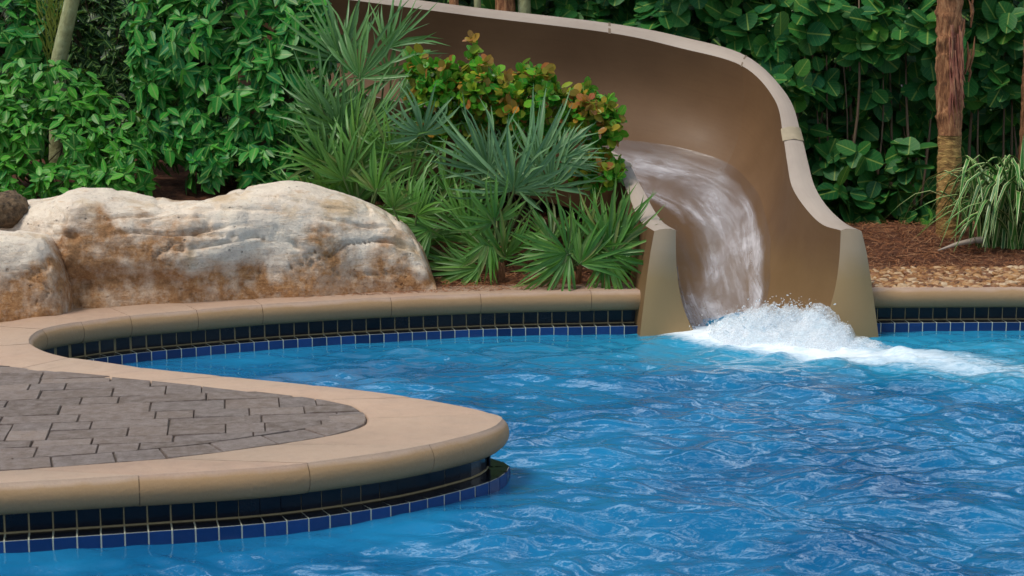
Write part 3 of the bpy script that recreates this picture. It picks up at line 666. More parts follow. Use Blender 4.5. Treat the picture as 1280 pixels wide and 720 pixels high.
def band(u0, u1, proud, mat, name):
    n = u1-u0+1
    for I, O in ((cR, oR), (cL, oL)):
        V = []
        for u in np.linspace(u0, u1, 5):
            i_ = np.array([np.interp(u, np.arange(NU), I[:, k]) for k in range(3)]); o_ = np.array([np.interp(u, np.arange(NU), O[:, k]) for k in range(3)])
            up_ = np.array([0, 0, 1.]); out = (o_-i_); out /= np.linalg.norm(out); nv_ = up_*.6+np.array([0, -.6, 0])
            V += [i_-out*.01, i_-out*.004+nv_*proud*2, (i_+o_)/2+nv_*proud*2+[0, 0, .012], o_+out*.004+nv_*proud*2, o_+out*.012-[0, 0, .01], o_+out*.012-[0, 0, .06]]
        obj(name, V, grid_faces(5, 6), mat, slide, True)
band(5*SUB-1.2, 5*SUB+1.8, .004, M['band'], 'joint_band')
band(7*SUB-.12, 7*SUB+.12, .0015, M['seal'], 'joint_seal'); band(9*SUB-.1, 9*SUB+.1, .0015, M['seal'], 'joint_seal')
# exit faces: flared wedges on both sides of the mouth
def face(I_idx, outer_px, parent):
    I = G[0, I_idx]; zs = I[:, 2]
    op = np.array([P(x, y, 9.8) for x, y in outer_px])
    ozs = op[:, 2]; 
    rows = []
    t = np.linspace(0, 1, len(I))
    for k, p in enumerate(I):
        f = (I[0, 2]-p[2])/(I[0, 2]-I[-1, 2]); O = op[0]; f2 = f*(O[2]+.30)/(O[2]+.4); out = O-I[0]; out[2] = 0; out /= np.linalg.norm(out)
        o = np.array([*(O[:2]+out[:2]*((.17 if out[0] > 0 else .11)*f2**.8)), O[2]*(1-f2)-.4*f2])
        row = []
        for w in np.linspace(0, 1, 7):
            q = p*(1-w)+o*w; bulge = .022*math.sin(math.pi*min(1, w*1.0))**.7; q = q+np.array([0, -bulge*min(1, f*12+.15), .012*math.sin(math.pi*w)*max(0, 1-f*12)])
            row.append(q)
        rows.append(row)
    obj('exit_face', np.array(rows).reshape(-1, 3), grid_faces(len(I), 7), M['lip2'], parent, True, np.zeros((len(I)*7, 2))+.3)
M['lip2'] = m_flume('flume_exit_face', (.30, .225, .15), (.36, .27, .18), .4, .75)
face(np.arange(0, NV//2-2), [(818, 289), (814, 337), (802, 417), (788, 500)], slide)
face(np.arange(NV-1, NV//2+2, -1), [(1077, 289), (1083, 308), (1090, 345), (1102, 412), (1118, 500)], slide)
# side skins near the mouth are covered by outer_skin ; running water inside
fl0, fl1 = 0, 12*SUB
rowsV = []; rowsUV = []; thick = []
NF = 40
for u in range(fl0, fl1+1):
    t = u/SUB
    v0 = np.interp(t, [0, 2, 4, 6, 7, 8, 12], [.06, .08, .14, .12, .08, .06, .06]); v1 = np.interp(t, [0, 1, 2, 3, 4, 5, 6, 7, 8, 9, 12], [.52, .56, .64, .75, .79, .78, .765, .755, .75, .73, .68])
    vin = np.interp(t, [0, 1, 2, 3, 4, 5, 6, 7, 8, 12], [.0, .03, .14, .31, .42, .49, .50, .42, .40, .40])
    vv = np.linspace(v0, v1, NF)
    for k, v in enumerate(vv):
        p = at_len(G[u], v*(NV-1), np.arange(NV)); c0 = cen[u].copy(); c0[2] = max(cL[u][2], cR[u][2]); d_ = c0-p; d_ /= np.linalg.norm(d_)
        w = k/(NF-1); edge = min(1, w*5, (1-w)*7)
        th = (.006+.012*edge)+.010*edge*float(fbm(UL[u]*2.5, w*13, 3, 3))
        rowsV.append(p+d_*th); rowsUV.append((UL[u], v))
        main = float(sstep(0, .09, 1-w)*(.26+.74*sstep(vin-.07, vin+.08, v)))
        thick.append(main if t < 9 else main)
fo = obj('running_water', rowsV, grid_faces(fl1-fl0+1, NF), M['flow'], None, True, rowsUV, kind='stuff', label='white streaky water running down inside the slide', category='water')
at = fo.data.attributes.new('thick', 'FLOAT', 'POINT'); at.data.foreach_set('value', np.array(thick, np.float32))
# ------------------------------------------------------------------ pool water
wx = np.concatenate([np.arange(-9, -3.1, .15), np.arange(-3.1, 3.6, .016), np.arange(3.6, 9.1, .15)])
wy = np.concatenate([np.arange(1.5, 4.6, .12), np.arange(4.6, 8, .013), np.arange(8, 10.6, .016), np.arange(10.6, 11.2, .1)])
X, Y = np.meshgrid(wx, wy, indexing='ij'); Z = np.zeros_like(X)
warpx = .16*fbm(X*1.2, Y*1.2, 1, 3); warpy = .16*fbm(X*1.2+50, Y*1.2, 2, 3)
wr = np.random.default_rng(5)
for k in range(58):
    lam = .065*(1.058**k); th = wr.normal(-1.5, .62); kx, ky = np.cos(th)*2*np.pi/lam, np.sin(th)*2*np.pi/lam
    amp = .0090*lam*min(1, .26/lam)**.5*(.8 if lam < .11 else 1); ph = wr.uniform(0, 6.28); env = .35+1.3*np.clip(.5+fbm(X*1.3+k*3.3, Y*1.3, k, 2), 0, 1)
    s_ = np.sin(kx*(X+warpx)+ky*(Y+warpy)+ph); Z += amp*env*(s_-.16*np.cos(2*(kx*(X+warpx)+ky*(Y+warpy)+ph)))
NS = NOSE[::4]; dm = np.full(X.shape, 9.)
for q in NS: dm = np.minimum(dm, (X-q[0])**2+(Y-q[1])**2)
Z *= (1-.35*sstep(6.5, 9, Y))*(.22+.78*sstep(0, .35, np.sqrt(dm)))
# calmer in the cove
Z *= 1-.6*sstep(-.6, -1.6, X)*sstep(8.0, 8.6, Y)
# slide outflow
fx, fy = X-1.35, Y-9.6
along = fx*.82-fy*.57; across = fx*.57+fy*.82
across = across+.10*fbm(X*2.2, Y*2.2, 8, 3)
plume = np.exp(-((along-.55)/np.where(along > .55, 3.2, 1.1))**2)*np.exp(-(across/(.19+.13*np.abs(along)))**2)
spl = np.exp(-(((fx-.06)/.40)**2+((fy-.06)/.22)**2))+.95*np.exp(-(((fx+.08)/.42)**2+((fy-.25)/.32)**2)**2)
turb = np.exp(-(((fx-.4)/1.3)**2+((fy+.25)/.55)**2))
Z += turb*(.016*fbm(X*7, Y*9, 4, 4))+plume*(.008+.024*fbm(X*9, Y*12, 6, 4))+spl*.03
foam = np.clip(.58*plume+.95*spl+.42*turb, 0, 1.05); aer = np.clip(1.1*turb+plume+.42*sstep(8.6, 9.8, Y)+.12*fbm(X*2, Y*3, 3), 0, 1)
Z = Z*(1-.5*np.exp(-(Y-4.6)**2/9)*0)-.022
wo = obj('pool_water', np.stack([X, Y, Z], -1).reshape(-1, 3), grid_faces(len(wx), len(wy)), M['water'], kind='structure')
for nme, a in (('foam', foam), ('aer', aer)):
    at = wo.data.attributes.new(nme, 'FLOAT', 'POINT'); at.data.foreach_set('value', a.ravel().astype(np.float32))
# splash mound of white water with thrown drops
nx, ny = 230, 130; sx = np.linspace(.95, 2.25, nx); sy = np.linspace(9.15, 9.86, ny); X, Y = np.meshgrid(sx, sy, indexing='ij')
hx = .84*np.interp(X, [.95, 1.05, 1.15, 1.3, 1.44, 1.6, 1.72, 1.80, 1.88, 2.25], [0, .05, .10, .15, .19, .20, .17, .10, .04, 0])
cyl = 9.62-.10*(X-1.5); pr = np.exp(-((Y-cyl)/.17)**2)
Zs = hx*pr*(.9+.75*fbm(X*5, Y*6, 2, 5))+.014*pr*np.abs(fbm(X*20, Y*20, 5, 3))*2*(hx > .02)-.035+.03*sstep(0, .06, hx*pr)
crest = np.clip(pr-.55, 0, 1)*2; Zs += crest*.05*np.clip(fbm(X*30, Y*22, 9, 3), 0, 1)*(hx > .05)
splash = empty('splash', (1.5, 9.6, 0), label='white splash where the slide water hits the pool', category='splash', kind='stuff')
for k in range(4):
    hk = Zs*(1+.05*k)+.006*k*(hx > .015)*pr+k*.003*fbm(X*34+k*9, Y*30, k, 3)-.03
    o = obj('white_water', np.stack([X+.010*k*fbm(X*12, Y*12, k+20, 2)+.012*k*pr, Y, hk], -1).reshape(-1, 3), grid_faces(nx, ny), M['foam'] if k == 0 else M['veil'], splash, kind='stuff')
m = 520; t = RNG.random(m); bx = np.clip(RNG.normal(1.46, .19, m), 1.0, 1.86); by_ = 9.62+RNG.normal(0, .07, m)
bz = np.interp(bx, [.95, 1.1, 1.35, 1.5, 1.65, 1.8, 1.9], [.02, .07, .14, .175, .18, .10, .02])
hz = bz*(RNG.uniform(.85, 1.05, m))+np.abs(RNG.normal(0, .032, m))-.01
dr = np.stack([RNG.normal(.5, .6, m), RNG.normal(-.3, .3, m), RNG.normal(.5, .5, m)], -1); up = np.tile([0., 1, .1], (m, 1))
r = RNG.uniform(.0008, .0026, m)*(1+RNG.random(m)**6*1.2); sc = np.stack([r*RNG.uniform(1, 3.0, m), r, r], -1)
V, F, _ = batch(IV, IF, rnd_mats(np.stack([bx, by_, hz], -1), dr, up, sc))
obj('spray_drops', V, F, M['foam'], splash, True, kind='stuff')
# thin blades of thrown water along the crest
m = 260; bx = np.clip(RNG.normal(1.50, .16, m), 1.05, 1.82); by_ = 9.64+RNG.normal(0, .05, m); bz = np.interp(bx, [.95, 1.1, 1.35, 1.5, 1.65, 1.8, 2.0], [.0, .02, .07, .11, .12, .06, .0])
dr = np.stack([RNG.normal(.35, .5, m)+(bx-1.5)*2, RNG.normal(-.2, .3, m), np.abs(RNG.normal(.7, .4, m))], -1); up = np.tile([0., -1, .2], (m, 1))
T = np.array([(0, -.5, 0), (0, .5, 0), (.5, .4, .1), (.5, -.4, .1), (1, .05, 0), (1, -.05, 0)]); TF = np.array([(0, 3, 2, 1), (3, 5, 4, 2)])
sc = np.stack([RNG.uniform(.02, .06, m), RNG.uniform(.004, .012, m), RNG.uniform(.01, .02, m)], -1)
V, F, _ = batch(T, TF, rnd_mats(np.stack([bx, by_, bz], -1), dr, up, sc)); obj('water_blades', V, F, M['foam'], splash, True, kind='stuff')
obj('pool_floor', [(-9, 1.5, -1.25), (9, 1.5, -1.25), (9, 11, -1.25), (-9, 11, -1.25)], [[0, 1, 2, 3]], M['plaster'], kind='structure')
obj('near_deck', [(-9, -9, .2), (9, -9, .2), (9, 1.6, .2), (-9, 1.6, .2), (9, 1.6, -1.3), (-9, 1.6, -1.3)], [[0, 1, 2, 3], [3, 2, 4, 5]], M['deck'], kind='structure')
# ------------------------------------------------------------------ vegetation
def leaf_tmpl(kind):
    if kind == 'oval': xs = [0, .12, .38, .68, 1]; ws = [.02, .17, .25, .19, 0.0]; fold, droop = .16, .16
    elif kind == 'round': xs = [0, .12, .38, .7, .93, 1]; ws = [.10, .38, .50, .44, .22, .06]; fold, droop = .07, .10
    elif kind == 'plum': xs = [0, .15, .45, .8, 1]; ws = [.04, .28, .40, .33, .07]; fold, droop = .10, .06
    V = []; UV = []
    for x, w in zip(xs, ws):
        z = -droop*x*x
        V += [(x, -w, z+fold*w*1.0), (x, 0, z-fold*w*.4), (x, w, z+fold*w*1.0)]; UV += [(x, .5-w), (x, .5), (x, .5+w)]
    F = []
    for i in range(len(xs)-1):
        for j in (0, 1): F.append((i*3+j, (i+1)*3+j, (i+1)*3+j+1, i*3+j+1))
    return np.array(V), np.array(F), np.array(UV)
TM = {k: leaf_tmpl(k) for k in ('oval', 'round', 'plum')}
def on_screen(p):
    return np.abs(p[:, 0]) < p[:, 1]*.30
def leaves(parent, Pn, d, n, size, kind, mat, nobj, wid=None, mask_score=None, aspect=1.):
    T, TF, UV = TM[kind]; sc = np.stack([size, size*aspect*RNG.uniform(.85, 1.15, len(size)), size*RNG.uniform(.5, 1.8, len(size))], -1)
    Mt = rnd_mats(Pn, d, n, sc)
    score = Pn[:, 1]-.25*size*0+np.where(on_screen(Pn) & (Pn[:, 2] < 1.9), 0, 5)
    if mask_score is not None: score = score+mask_score
    order = np.argsort(score); top = order[:nobj]; rest = order[nobj:]
    pl = np.array(parent.location)
    me = mesh('leaf', T, TF, mat, True, UV)
    for i in top:
        o = bpy.data.objects.new('leaf', me); o.parent = parent
        m4 = Matrix([list(Mt[i, 0]), list(Mt[i, 1]), list(Mt[i, 2]), [0, 0, 0, 1]]); m4.translation = m4.translation-Vector(pl)
        o.matrix_basis = m4; C.objects.link(o)
    if len(rest):
        V, F, uv = batch(T, TF, Mt[rest], UV); o = obj('foliage', V, F, mat, parent, True, uv, kind='stuff')
def whorls(blobs, ntips, k, size, droop=.25, spread=(45, 95), inner=.16, tight=.05, zmin=None, back=.35):
    blobs = np.array(blobs, float); wgt = (blobs[:, 3]*blobs[:, 4]+blobs[:, 3]*blobs[:, 5]+blobs[:, 4]*blobs[:, 5]); wgt /= wgt.sum()
    out = []
    while len(out) < ntips:
        b = blobs[RNG.choice(len(blobs), p=wgt)]; v = RNG.normal(size=3); v /= np.linalg.norm(v)
        if v[1] > back: continue
        if v[2] < -.75: continue
        rr = (RNG.uniform(.55, .85) if RNG.random() < inner else RNG.uniform(.88, 1.06))
        p = b[:3]+v*b[3:6]*rr*(1+.30*float(noise(v[0]*2.4+b[0], v[1]*2.4, v[2]*2.4)))
        deep = False
        for c in blobs:
            q = (p-c[:3])/c[3:6]
            if q @ q < .45: deep = True; break
        if deep and RNG.random() > .15: continue
        o = v*.8+np.array([0, -.25, .45]); o /= np.linalg.norm(o); out.append((p, o))
    Pn, D_, N_, S_ = [], [], [], []
    for p, o in out:
        a = np.cross(o, [0, 0, 1]); a /= np.linalg.norm(a)+1e-9; b = np.cross(o, a); kk = RNG.integers(max(3, k-2), k+2); off = RNG.uniform(0, 6.28)
        for i in range(kk):
            th = off+i*2.4; al = math.radians(RNG.uniform(*spread)); t = math.cos(th)*a+math.sin(th)*b
            d = o*math.cos(al)+t*math.sin(al)-np.array([0, 0, droop*RNG.uniform(.4, 1.6)]); d /= np.linalg.norm(d)
            nn = o+np.array([0, -.1, .35])+RNG.normal(0, .38, 3)
            Pn.append(p-o*tight*(i/kk)+RNG.normal(0, .006, 3)); D_.append(d); N_.append(nn); S_.append(size*RNG.uniform(.65, 1.2))
    return np.array(Pn), np.array(D_), np.array(N_), np.array(S_), out
def stems(parent, base, tips, mat, name, r0=.007, share=None):
    for p in tips:
        b = np.array(base)+np.array([RNG.normal(0, .06), RNG.normal(0, .04), -.03]); mid = (b+p)/2+RNG.normal(0, .05, 3)+[0, 0, .03]
        c = catmull([b, mid, p], 4); V, F = tube(c, np.linspace(r0, r0*.35, len(c)), 5); obj(name, V, F, mat, parent)
def shrub(name, label, blobs, base_px, ntips, k, size, mat, nobj, kind='oval', stemn=7, cat='shrub', **kw):
    aspect = kw.pop('aspect', 1.); smat = kw.pop('smat', M['twig'])
    bx, by, bY = base_px; bb = P(bx, by, bY); bb[2] = float(gz(bb[0], bb[1])); par = empty(name, bb, label=label, category=cat)
    B = [(*P(x, y, Yy), rx, ry, rz) for x, y, Yy, rx, ry, rz in blobs]
    Pn, d, n, s_, tips = whorls(B, ntips, k, size, **kw)
    leaves(par, Pn, d, n, s_, kind, mat, nobj, aspect=.9 if kind == 'round' else aspect)
    tp = [tips[i][0]*.9+np.array(B[0][:3])*.1 for i in RNG.choice(len(tips), stemn, replace=False)]
    stems(par, bb, tp, smat, 'stem')
    # inner twigs as one part
    mb = MB()
    for i in RNG.choice(len(tips), min(len(tips), 120), replace=False):
        p, o = tips[i]; q = p-o*RNG.uniform(.12, .3)-np.array([0, 0, .05]); V, F = tube([q, (p+q)/2+RNG.normal(0, .01, 3), p], [.004, .003, .0015], 4, False); mb.add(V, F)
    obj('twigs', mb.V, mb.F, smat, par, kind='stuff')
    return par
shrub('shrub', 'large rounded glossy green shrub right of the slim ringed trunk, tallest behind the boulder',
      [(285, 130, 11.45, .60, .42, .46), (240, 60, 11.45, .38, .4, .40), (345, 75, 11.4, .36, .36, .42), (300, 0, 11.5, .5, .4, .42), (245, 165, 11.3, .30, .3, .26), (330, 165, 11.35, .34, .3, .30), (250, -30, 11.6, .34, .4, .34), (385, 105, 11.25, .15, .2, .34), (378, 45, 11.25, .22, .2, .28), (370, 130, 11.15, .22, .2, .26), (290, 205, 11.1, .30, .25, .14), (345, 205, 11.05, .2, .2, .14)],
      (275, 240, 11.5), 760, 6, .112, M['leaf_big'], 300, stemn=9, droop=.5, spread=(55, 110))
shrub('shrub', 'low green leafy shrub at the left behind the pale boulders',
      [(70, 185, 10.85, .42, .32, .24), (-10, 180, 10.9, .45, .35, .30), (145, 200, 10.8, .25, .25, .16), (60, 125, 11.1, .36, .3, .24), (-80, 150, 11.1, .5, .4, .4), (150, 160, 11.0, .18, .2, .16), (20, 225, 10.65, .26, .2, .12), (95, 226, 10.6, .24, .2, .12), (160, 222, 10.6, .16, .16, .10)],
      (80, 250, 10.95), 600, 6, .088, M['leaf_low'], 300, stemn=6, droop=.4, spread=(50, 105))
shrub('shrub', 'bright green shrub in the top left corner left of the slim ringed trunk',
      [(15, 55, 11.7, .22, .22, .24), (-30, 20, 11.8, .3, .3, .3), (45, 20, 11.9, .14, .2, .22), (35, 85, 11.7, .14, .15, .10)], (10, 230, 11.9), 90, 6, .11, M['leaf_big'], 150, stemn=4)
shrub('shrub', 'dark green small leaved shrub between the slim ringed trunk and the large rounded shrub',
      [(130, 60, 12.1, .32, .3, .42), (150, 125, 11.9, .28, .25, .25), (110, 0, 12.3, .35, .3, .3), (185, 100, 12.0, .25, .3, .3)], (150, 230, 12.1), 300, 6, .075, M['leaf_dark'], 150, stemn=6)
shrub('cocoplum_shrub', 'bushy shrub with round green, yellow and red leaves in front of the slide bend',
      [(545, 108, 10.85, .17, .18, .15), (597, 112, 10.8, .17, .2, .16), (668, 118, 10.8, .16, .2, .16), (635, 132, 10.8, .15, .2, .14), (590, 75, 10.85, .035, .05, .10), (725, 140, 10.78, .15, .17, .17), (660, 92, 10.85, .06, .07, .07), (752, 160, 10.75, .14, .14, .18), (745, 215, 10.65, .17, .14, .12), (640, 165, 10.9, .30, .2, .18), (560, 160, 10.95, .25, .2, .15), (528, 85, 10.9, .10, .12, .09)],
      (650, 300, 10.9), 560, 7, .062, M['leaf_plum'], 260, kind='plum', spread=(20, 85), droop=-.1, tight=.11, stemn=9)
cpar = [o for o in C.objects if o.name == 'cocoplum_shrub'][0]
tb = [(*P(x, y, Yy), r1, .10, r2) for x, y, Yy, r1, r2 in [(525, 72, 10.8, .09, .04), (548, 82, 10.75, .08, .04), (592, 48, 10.85, .015, .03), (610, 80, 10.7, .08, .05), (668, 88, 10.65, .10, .05), (700, 100, 10.62, .10, .06), (650, 118, 10.6, .12, .05), (735, 128, 10.62, .10, .07), (765, 150, 10.62, .06, .08), (620, 105, 10.65, .10, .05), (718, 112, 10.6, .06, .05)]]
Pn, d_, n_, s_, _t = whorls(tb, 20, 5, .058, spread=(15, 80), droop=-.2, tight=.08)
leaves(cpar, Pn, d_, n_, s_, 'plum', M['leaf_red'], 40, aspect=1.)
# sea grape hedge
hedge_b = [(x, y, 12.35+random.uniform(0, .2), .10, .12, .10) for x, y in [(1010, 262), (1050, 240), (1085, 265), (1120, 232), (1130, 280), (1095, 215), (1150, 262), (1045, 200), (1215, 270), (1230, 235), (1140, 200), (1075, 185), (1020, 215)]]
for x in range(640, 1400, 62):
    for k_, y in enumerate((-40, 30, 95, 160, 225, 255)):
        if y > 200 and random.random() < .35: continue
        hedge_b.append((x+random.uniform(-18, 18), y+random.uniform(-14, 14), 12.75+(.3 if x < 880 else 0)+random.uniform(-.15, .25)+(.25 if y > 150 else 0), .24, .28, .22))
shrub('sea_grape_hedge', 'tall hedge of large round dark green sea grape leaves behind the slide and palm',
      hedge_b, (1050, 290, 12.6), 1250, 3, .165, M['leaf_grape'], 300, kind='round', spread=(35, 80), droop=.35, inner=.30, tight=.16, stemn=0, cat='hedge', smat=M['twig_pale'], back=.45)
# upright stems of the hedge
hg = [o for o in C.objects if o.name == 'sea_grape_hedge'][0]
for k in range(46):
    x = random.uniform(985, 1300); Yd = random.uniform(12.55, 13.3); b = P(x, 300, Yd); b[2] = float(gz(b[0], b[1]))-.03
    t_ = b+np.array([random.uniform(-.12, .12), random.uniform(-.05, .2), random.uniform(.7, 1.7)]); c = catmull([b, b*.5+t_*.5+RNG.normal(0, .04, 3), t_], 4)
    V, F = tube(c, np.linspace(random.uniform(.006, .016), .005, len(c)), 6); obj('stem', V, F, M['twig_pale'], hg)
# background foliage closing off the garden
def mass(name, label, x0, x1, Y0, z0, z1, cnt, size, mat, cat):
    Pn = np.stack([RNG.uniform(x0, x1, cnt), Y0+RNG.uniform(0, .7, cnt), RNG.uniform(z0, z1, cnt)], -1)
    d = np.stack([RNG.normal(0, .6, cnt), RNG.normal(-.3, .3, cnt), RNG.normal(-.5, .4, cnt)], -1); n = np.stack([RNG.normal(0, .4, cnt), -np.ones(cnt)*.8, RNG.normal(.6, .3, cnt)], -1)
    T, TF, UV = TM['oval']; V, F, uv = batch(T, TF, rnd_mats(Pn, d, n, np.stack([size*RNG.uniform(.7, 1.3, cnt)]*2+[np.full(cnt, size)], -1)), UV)
    obj(name, V, F, mat, None, True, uv, kind='stuff', label=label, category=cat)
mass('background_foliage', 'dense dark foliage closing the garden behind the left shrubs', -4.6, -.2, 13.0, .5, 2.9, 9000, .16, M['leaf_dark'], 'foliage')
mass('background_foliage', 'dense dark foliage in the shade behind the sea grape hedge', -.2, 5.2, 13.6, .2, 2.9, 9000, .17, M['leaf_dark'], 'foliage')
V = []; F = []
obj('garden_wall', [(-8, 14.9, -.2), (2.2, 14.9, -.2), (2.2, 14.9, 2.8), (-8, 14.9, 2.8), (-8, 15.1, -.2), (2.2, 15.1, -.2), (2.2, 15.1, 2.8), (-8, 15.1, 2.8),
    (2.2, 14.9, -.2), (8, 14.9, -.2), (8, 14.9, 2.8), (2.2, 14.9, 2.8)], [[0, 1, 2, 3], [5, 4, 7, 6], [3, 2, 6, 7], [8, 9, 10, 11]], M['stucco'], None, False, label='pale stucco wall glimpsed through gaps in the hedge', category='wall')
# ------------------------------------------------------------------ palmettos
def fan_mesh(name, nl, span, length, width, mat, cup=.35, droop=.3, fold=.5, fuse=.25):
    """blades radiate from the hub at the origin; the fan's axis is +X, its face +Z"""
    V = []; F = []; UV = []
    for i in range(nl):
        a = -span/2+span*i/(nl-1)+random.gauss(0, .05); L = length*(1-.25*abs(a/(span/2))**2)*random.uniform(.78, 1.15)
        dr = droop*random.choice([.2, .6, 1, 1.4, 2.2])*(.5+abs(a)/span); hw = width*random.uniform(.85, 1.1); tw = random.uniform(-1.2, 1.2); side = random.gauss(0, .14)
        b = len(V); prof = [(0, .12), (fuse, .80), (.45, 1), (.75, .62), (1, .02)]
        for r_, w in prof:
            aa = a+side*r_*r_; c_, s_ = math.cos(aa), math.sin(aa); x = L*r_; z = cup*L*r_*(1-r_*.55)*.5+ -dr*L*r_**2.4
            ww = hw*w; nz = ww*fold
            for q in (-1, 0, 1):
                V.append((x*c_*math.cos(0)-q*ww*s_, x*s_+q*ww*c_, z+abs(q)*nz+q*ww*tw*r_)); UV.append((r_, .5+q*.5))
        for k in range(4):
            for j in (0, 1): F.append((b+k*3+j, b+(k+1)*3+j, b+(k+1)*3+j+1, b+k*3+j+1))
    return mesh(name, V, np.array(F), mat, True, UV)
def frond(par, hub, axis, face_n, me, base, sc=1.):
    """fan leaf part with its stalk as sub-part"""
    hub = np.array(hub); ax = np.array(axis, float); fn = np.array(face_n, float)
    Fm = frames(ax[None], fn[None])[0]*sc; m4 = Matrix([list(Fm[0])+[hub[0]], list(Fm[1])+[hub[1]], list(Fm[2])+[hub[2]], [0, 0, 0, 1]])
    o = bpy.data.objects.new('fan_leaf', me); C.objects.link(o); o.parent = par; pl = Vector(par.location)
    m5 = m4.copy(); m5.translation = m4.translation-pl; o.matrix_basis = m5
    b = np.array(base); mid = (b+hub)/2+np.array([0, 0, .04])-(np.array(ax)/np.linalg.norm(ax))*.03
    c = catmull([b, mid, hub, hub+ax/np.linalg.norm(ax)*.03], 4); V, F = tube(c, np.linspace(.008, .004, len(c)), 5)
    s_ = bpy.data.objects.new('stalk', mesh('stalk', V, F, M['petiole'])); C.objects.link(s_); s_.parent = o; s_.matrix_parent_inverse = m4.inverted()
def palmetto(label, base_px, Yb, fronds, extra, exc, mat, group=None, L=.40, gapmats=None):
    b = P(*base_px, Yb); b[2] = float(gz(b[0], b[1])); par = empty('palmetto', b, label=label, category='palmetto')
    V, F = tube([b-[0, 0, .05], b+[0, 0, .05], b+[.01, 0, .12]], [.04, .045, .03], 8); obj('trunk', V, F, M['trunk_fibre'], par)
    for (hx, hy, hY, sz, ang, tiltf, span) in fronds:
        # ang: screen direction of the fan's axis (deg, 90 = up), tiltf: lean towards the viewer, sz in px of blade length
        hub = P(hx, hy, hY); Lm = sz*hY/F_PX; a = math.radians(ang)
        ax = np.array([math.cos(a), -tiltf*.6, math.sin(a)]); fn = np.array([-.15*math.cos(a), -1, .55+tiltf*.3])
        me = fan_mesh('fan_leaf', random.randint(17, 23), math.radians(span), Lm, .0105, mat)
        frond(par, hub, ax, fn, me, b+[0, 0, .08])
    for k in range(extra):
        cx_, cy_, cY, rx, ry = exc; hx = random.gauss(cx_, rx); hy = random.gauss(cy_, ry); hub = P(hx, hy, cY+random.uniform(-.15, .3))
        out = hub-b; ax = out/np.linalg.norm(out)+np.array([random.uniform(-.5, .5), random.uniform(-.5, .1), random.uniform(-.4, .5)])
        fn = np.array([random.uniform(-.5, .5), -1, random.uniform(.2, 1.1)])
        me = fan_mesh('fan_leaf', random.randint(15, 21), math.radians(random.uniform(120, 200)), L*random.uniform(.7, 1.05), .0095, mat, droop=random.uniform(.2, .5))
        frond(par, hub, ax, fn, me, b+[0, 0, .08])
    return par
palmetto('tall palmetto with upright grey green fans beside the large rounded shrub', (470, 290), 11.0,
         [(450, 98, 10.9, 105, 75, .1, 150), (425, 75, 11.0, 95, 105, .1, 140), (455, 165, 10.8, 95, 40, .3, 150), (485, 60, 11.05, 80, 60, .1, 130), (425, 160, 10.8, 80, 110, .3, 170), (500, 120, 11.0, 70, 20, .2, 140)], 11, (450, 160, 10.95, 40, 40), M['fan'])
palmetto('spreading palmetto with drooping narrow fans right behind the boulder end', (455, 320), 10.6,
         [(430, 225, 10.5, 75, 95, .3, 190), (470, 240, 10.45, 70, 70, .3, 180), (405, 205, 10.6, 70, 130, .3, 170), (445, 190, 10.6, 85, 60, .2, 160)], 12, (445, 240, 10.6, 40, 26), M['fan_green'])
pf = palmetto('low palmetto with a pale folded fan facing the pool', (520, 320), 10.35,
         [(492, 262, 10.2, 46, 75, .9, 130), (540, 285, 10.3, 75, 200, .4, 120), (590, 345, 10.3, 95, 165, .2, 70), (560, 240, 10.5, 75, 60, .2, 170)], 6, (520, 290, 10.4, 35, 22), M['fan_green'])
palmetto('palmetto with stiff silvery fans standing in front of the colourful round leaved shrub', (625, 330), 10.5,
         [(528, 168, 10.45, 66, 100, .5, 190), (642, 238, 10.25, 112, 95, .35, 190), (672, 205, 10.4, 95, 60, .3, 150), (610, 215, 10.45, 95, 115, .2, 140), (690, 235, 10.35, 75, 75, .2, 160), (700, 200, 10.45, 60, 30, .2, 130)], 5, (630, 235, 10.5, 35, 25), M['fan_blue'])
palmetto('short palmetto with a single narrow fan on a bent stalk', (622, 345), 10.2,
         [(618, 276, 10.1, 58, 105, .5, 210), (600, 335, 10.2, 75, 200, .3, 110), (612, 300, 10.15, 60, 250, .5, 90)], 4, (600, 320, 10.3, 30, 15), M['fan_green'])
palmetto('wide palmetto with arching fans at the pool edge left of the slide', (718, 352), 10.15,
         [(709, 316, 10.0, 84, 120, .5, 240), (712, 318, 10.02, 78, 205, .5, 120), (725, 330, 10.0, 70, 60, .3, 150)], 4, (700, 318, 10.2, 25, 12), M['fan_green'])
palmetto('upright bright palmetto touching the left rim of the slide', (762, 352), 10.1,
         [(761, 312, 10.0, 92, 85, .2, 110), (765, 318, 9.98, 72, 60, .3, 170), (758, 322, 10.0, 62, 300, .4, 140), (770, 305, 10.05, 75, 70, .1, 120)], 4, (765, 325, 10.15, 12, 12), M['fan_green'])
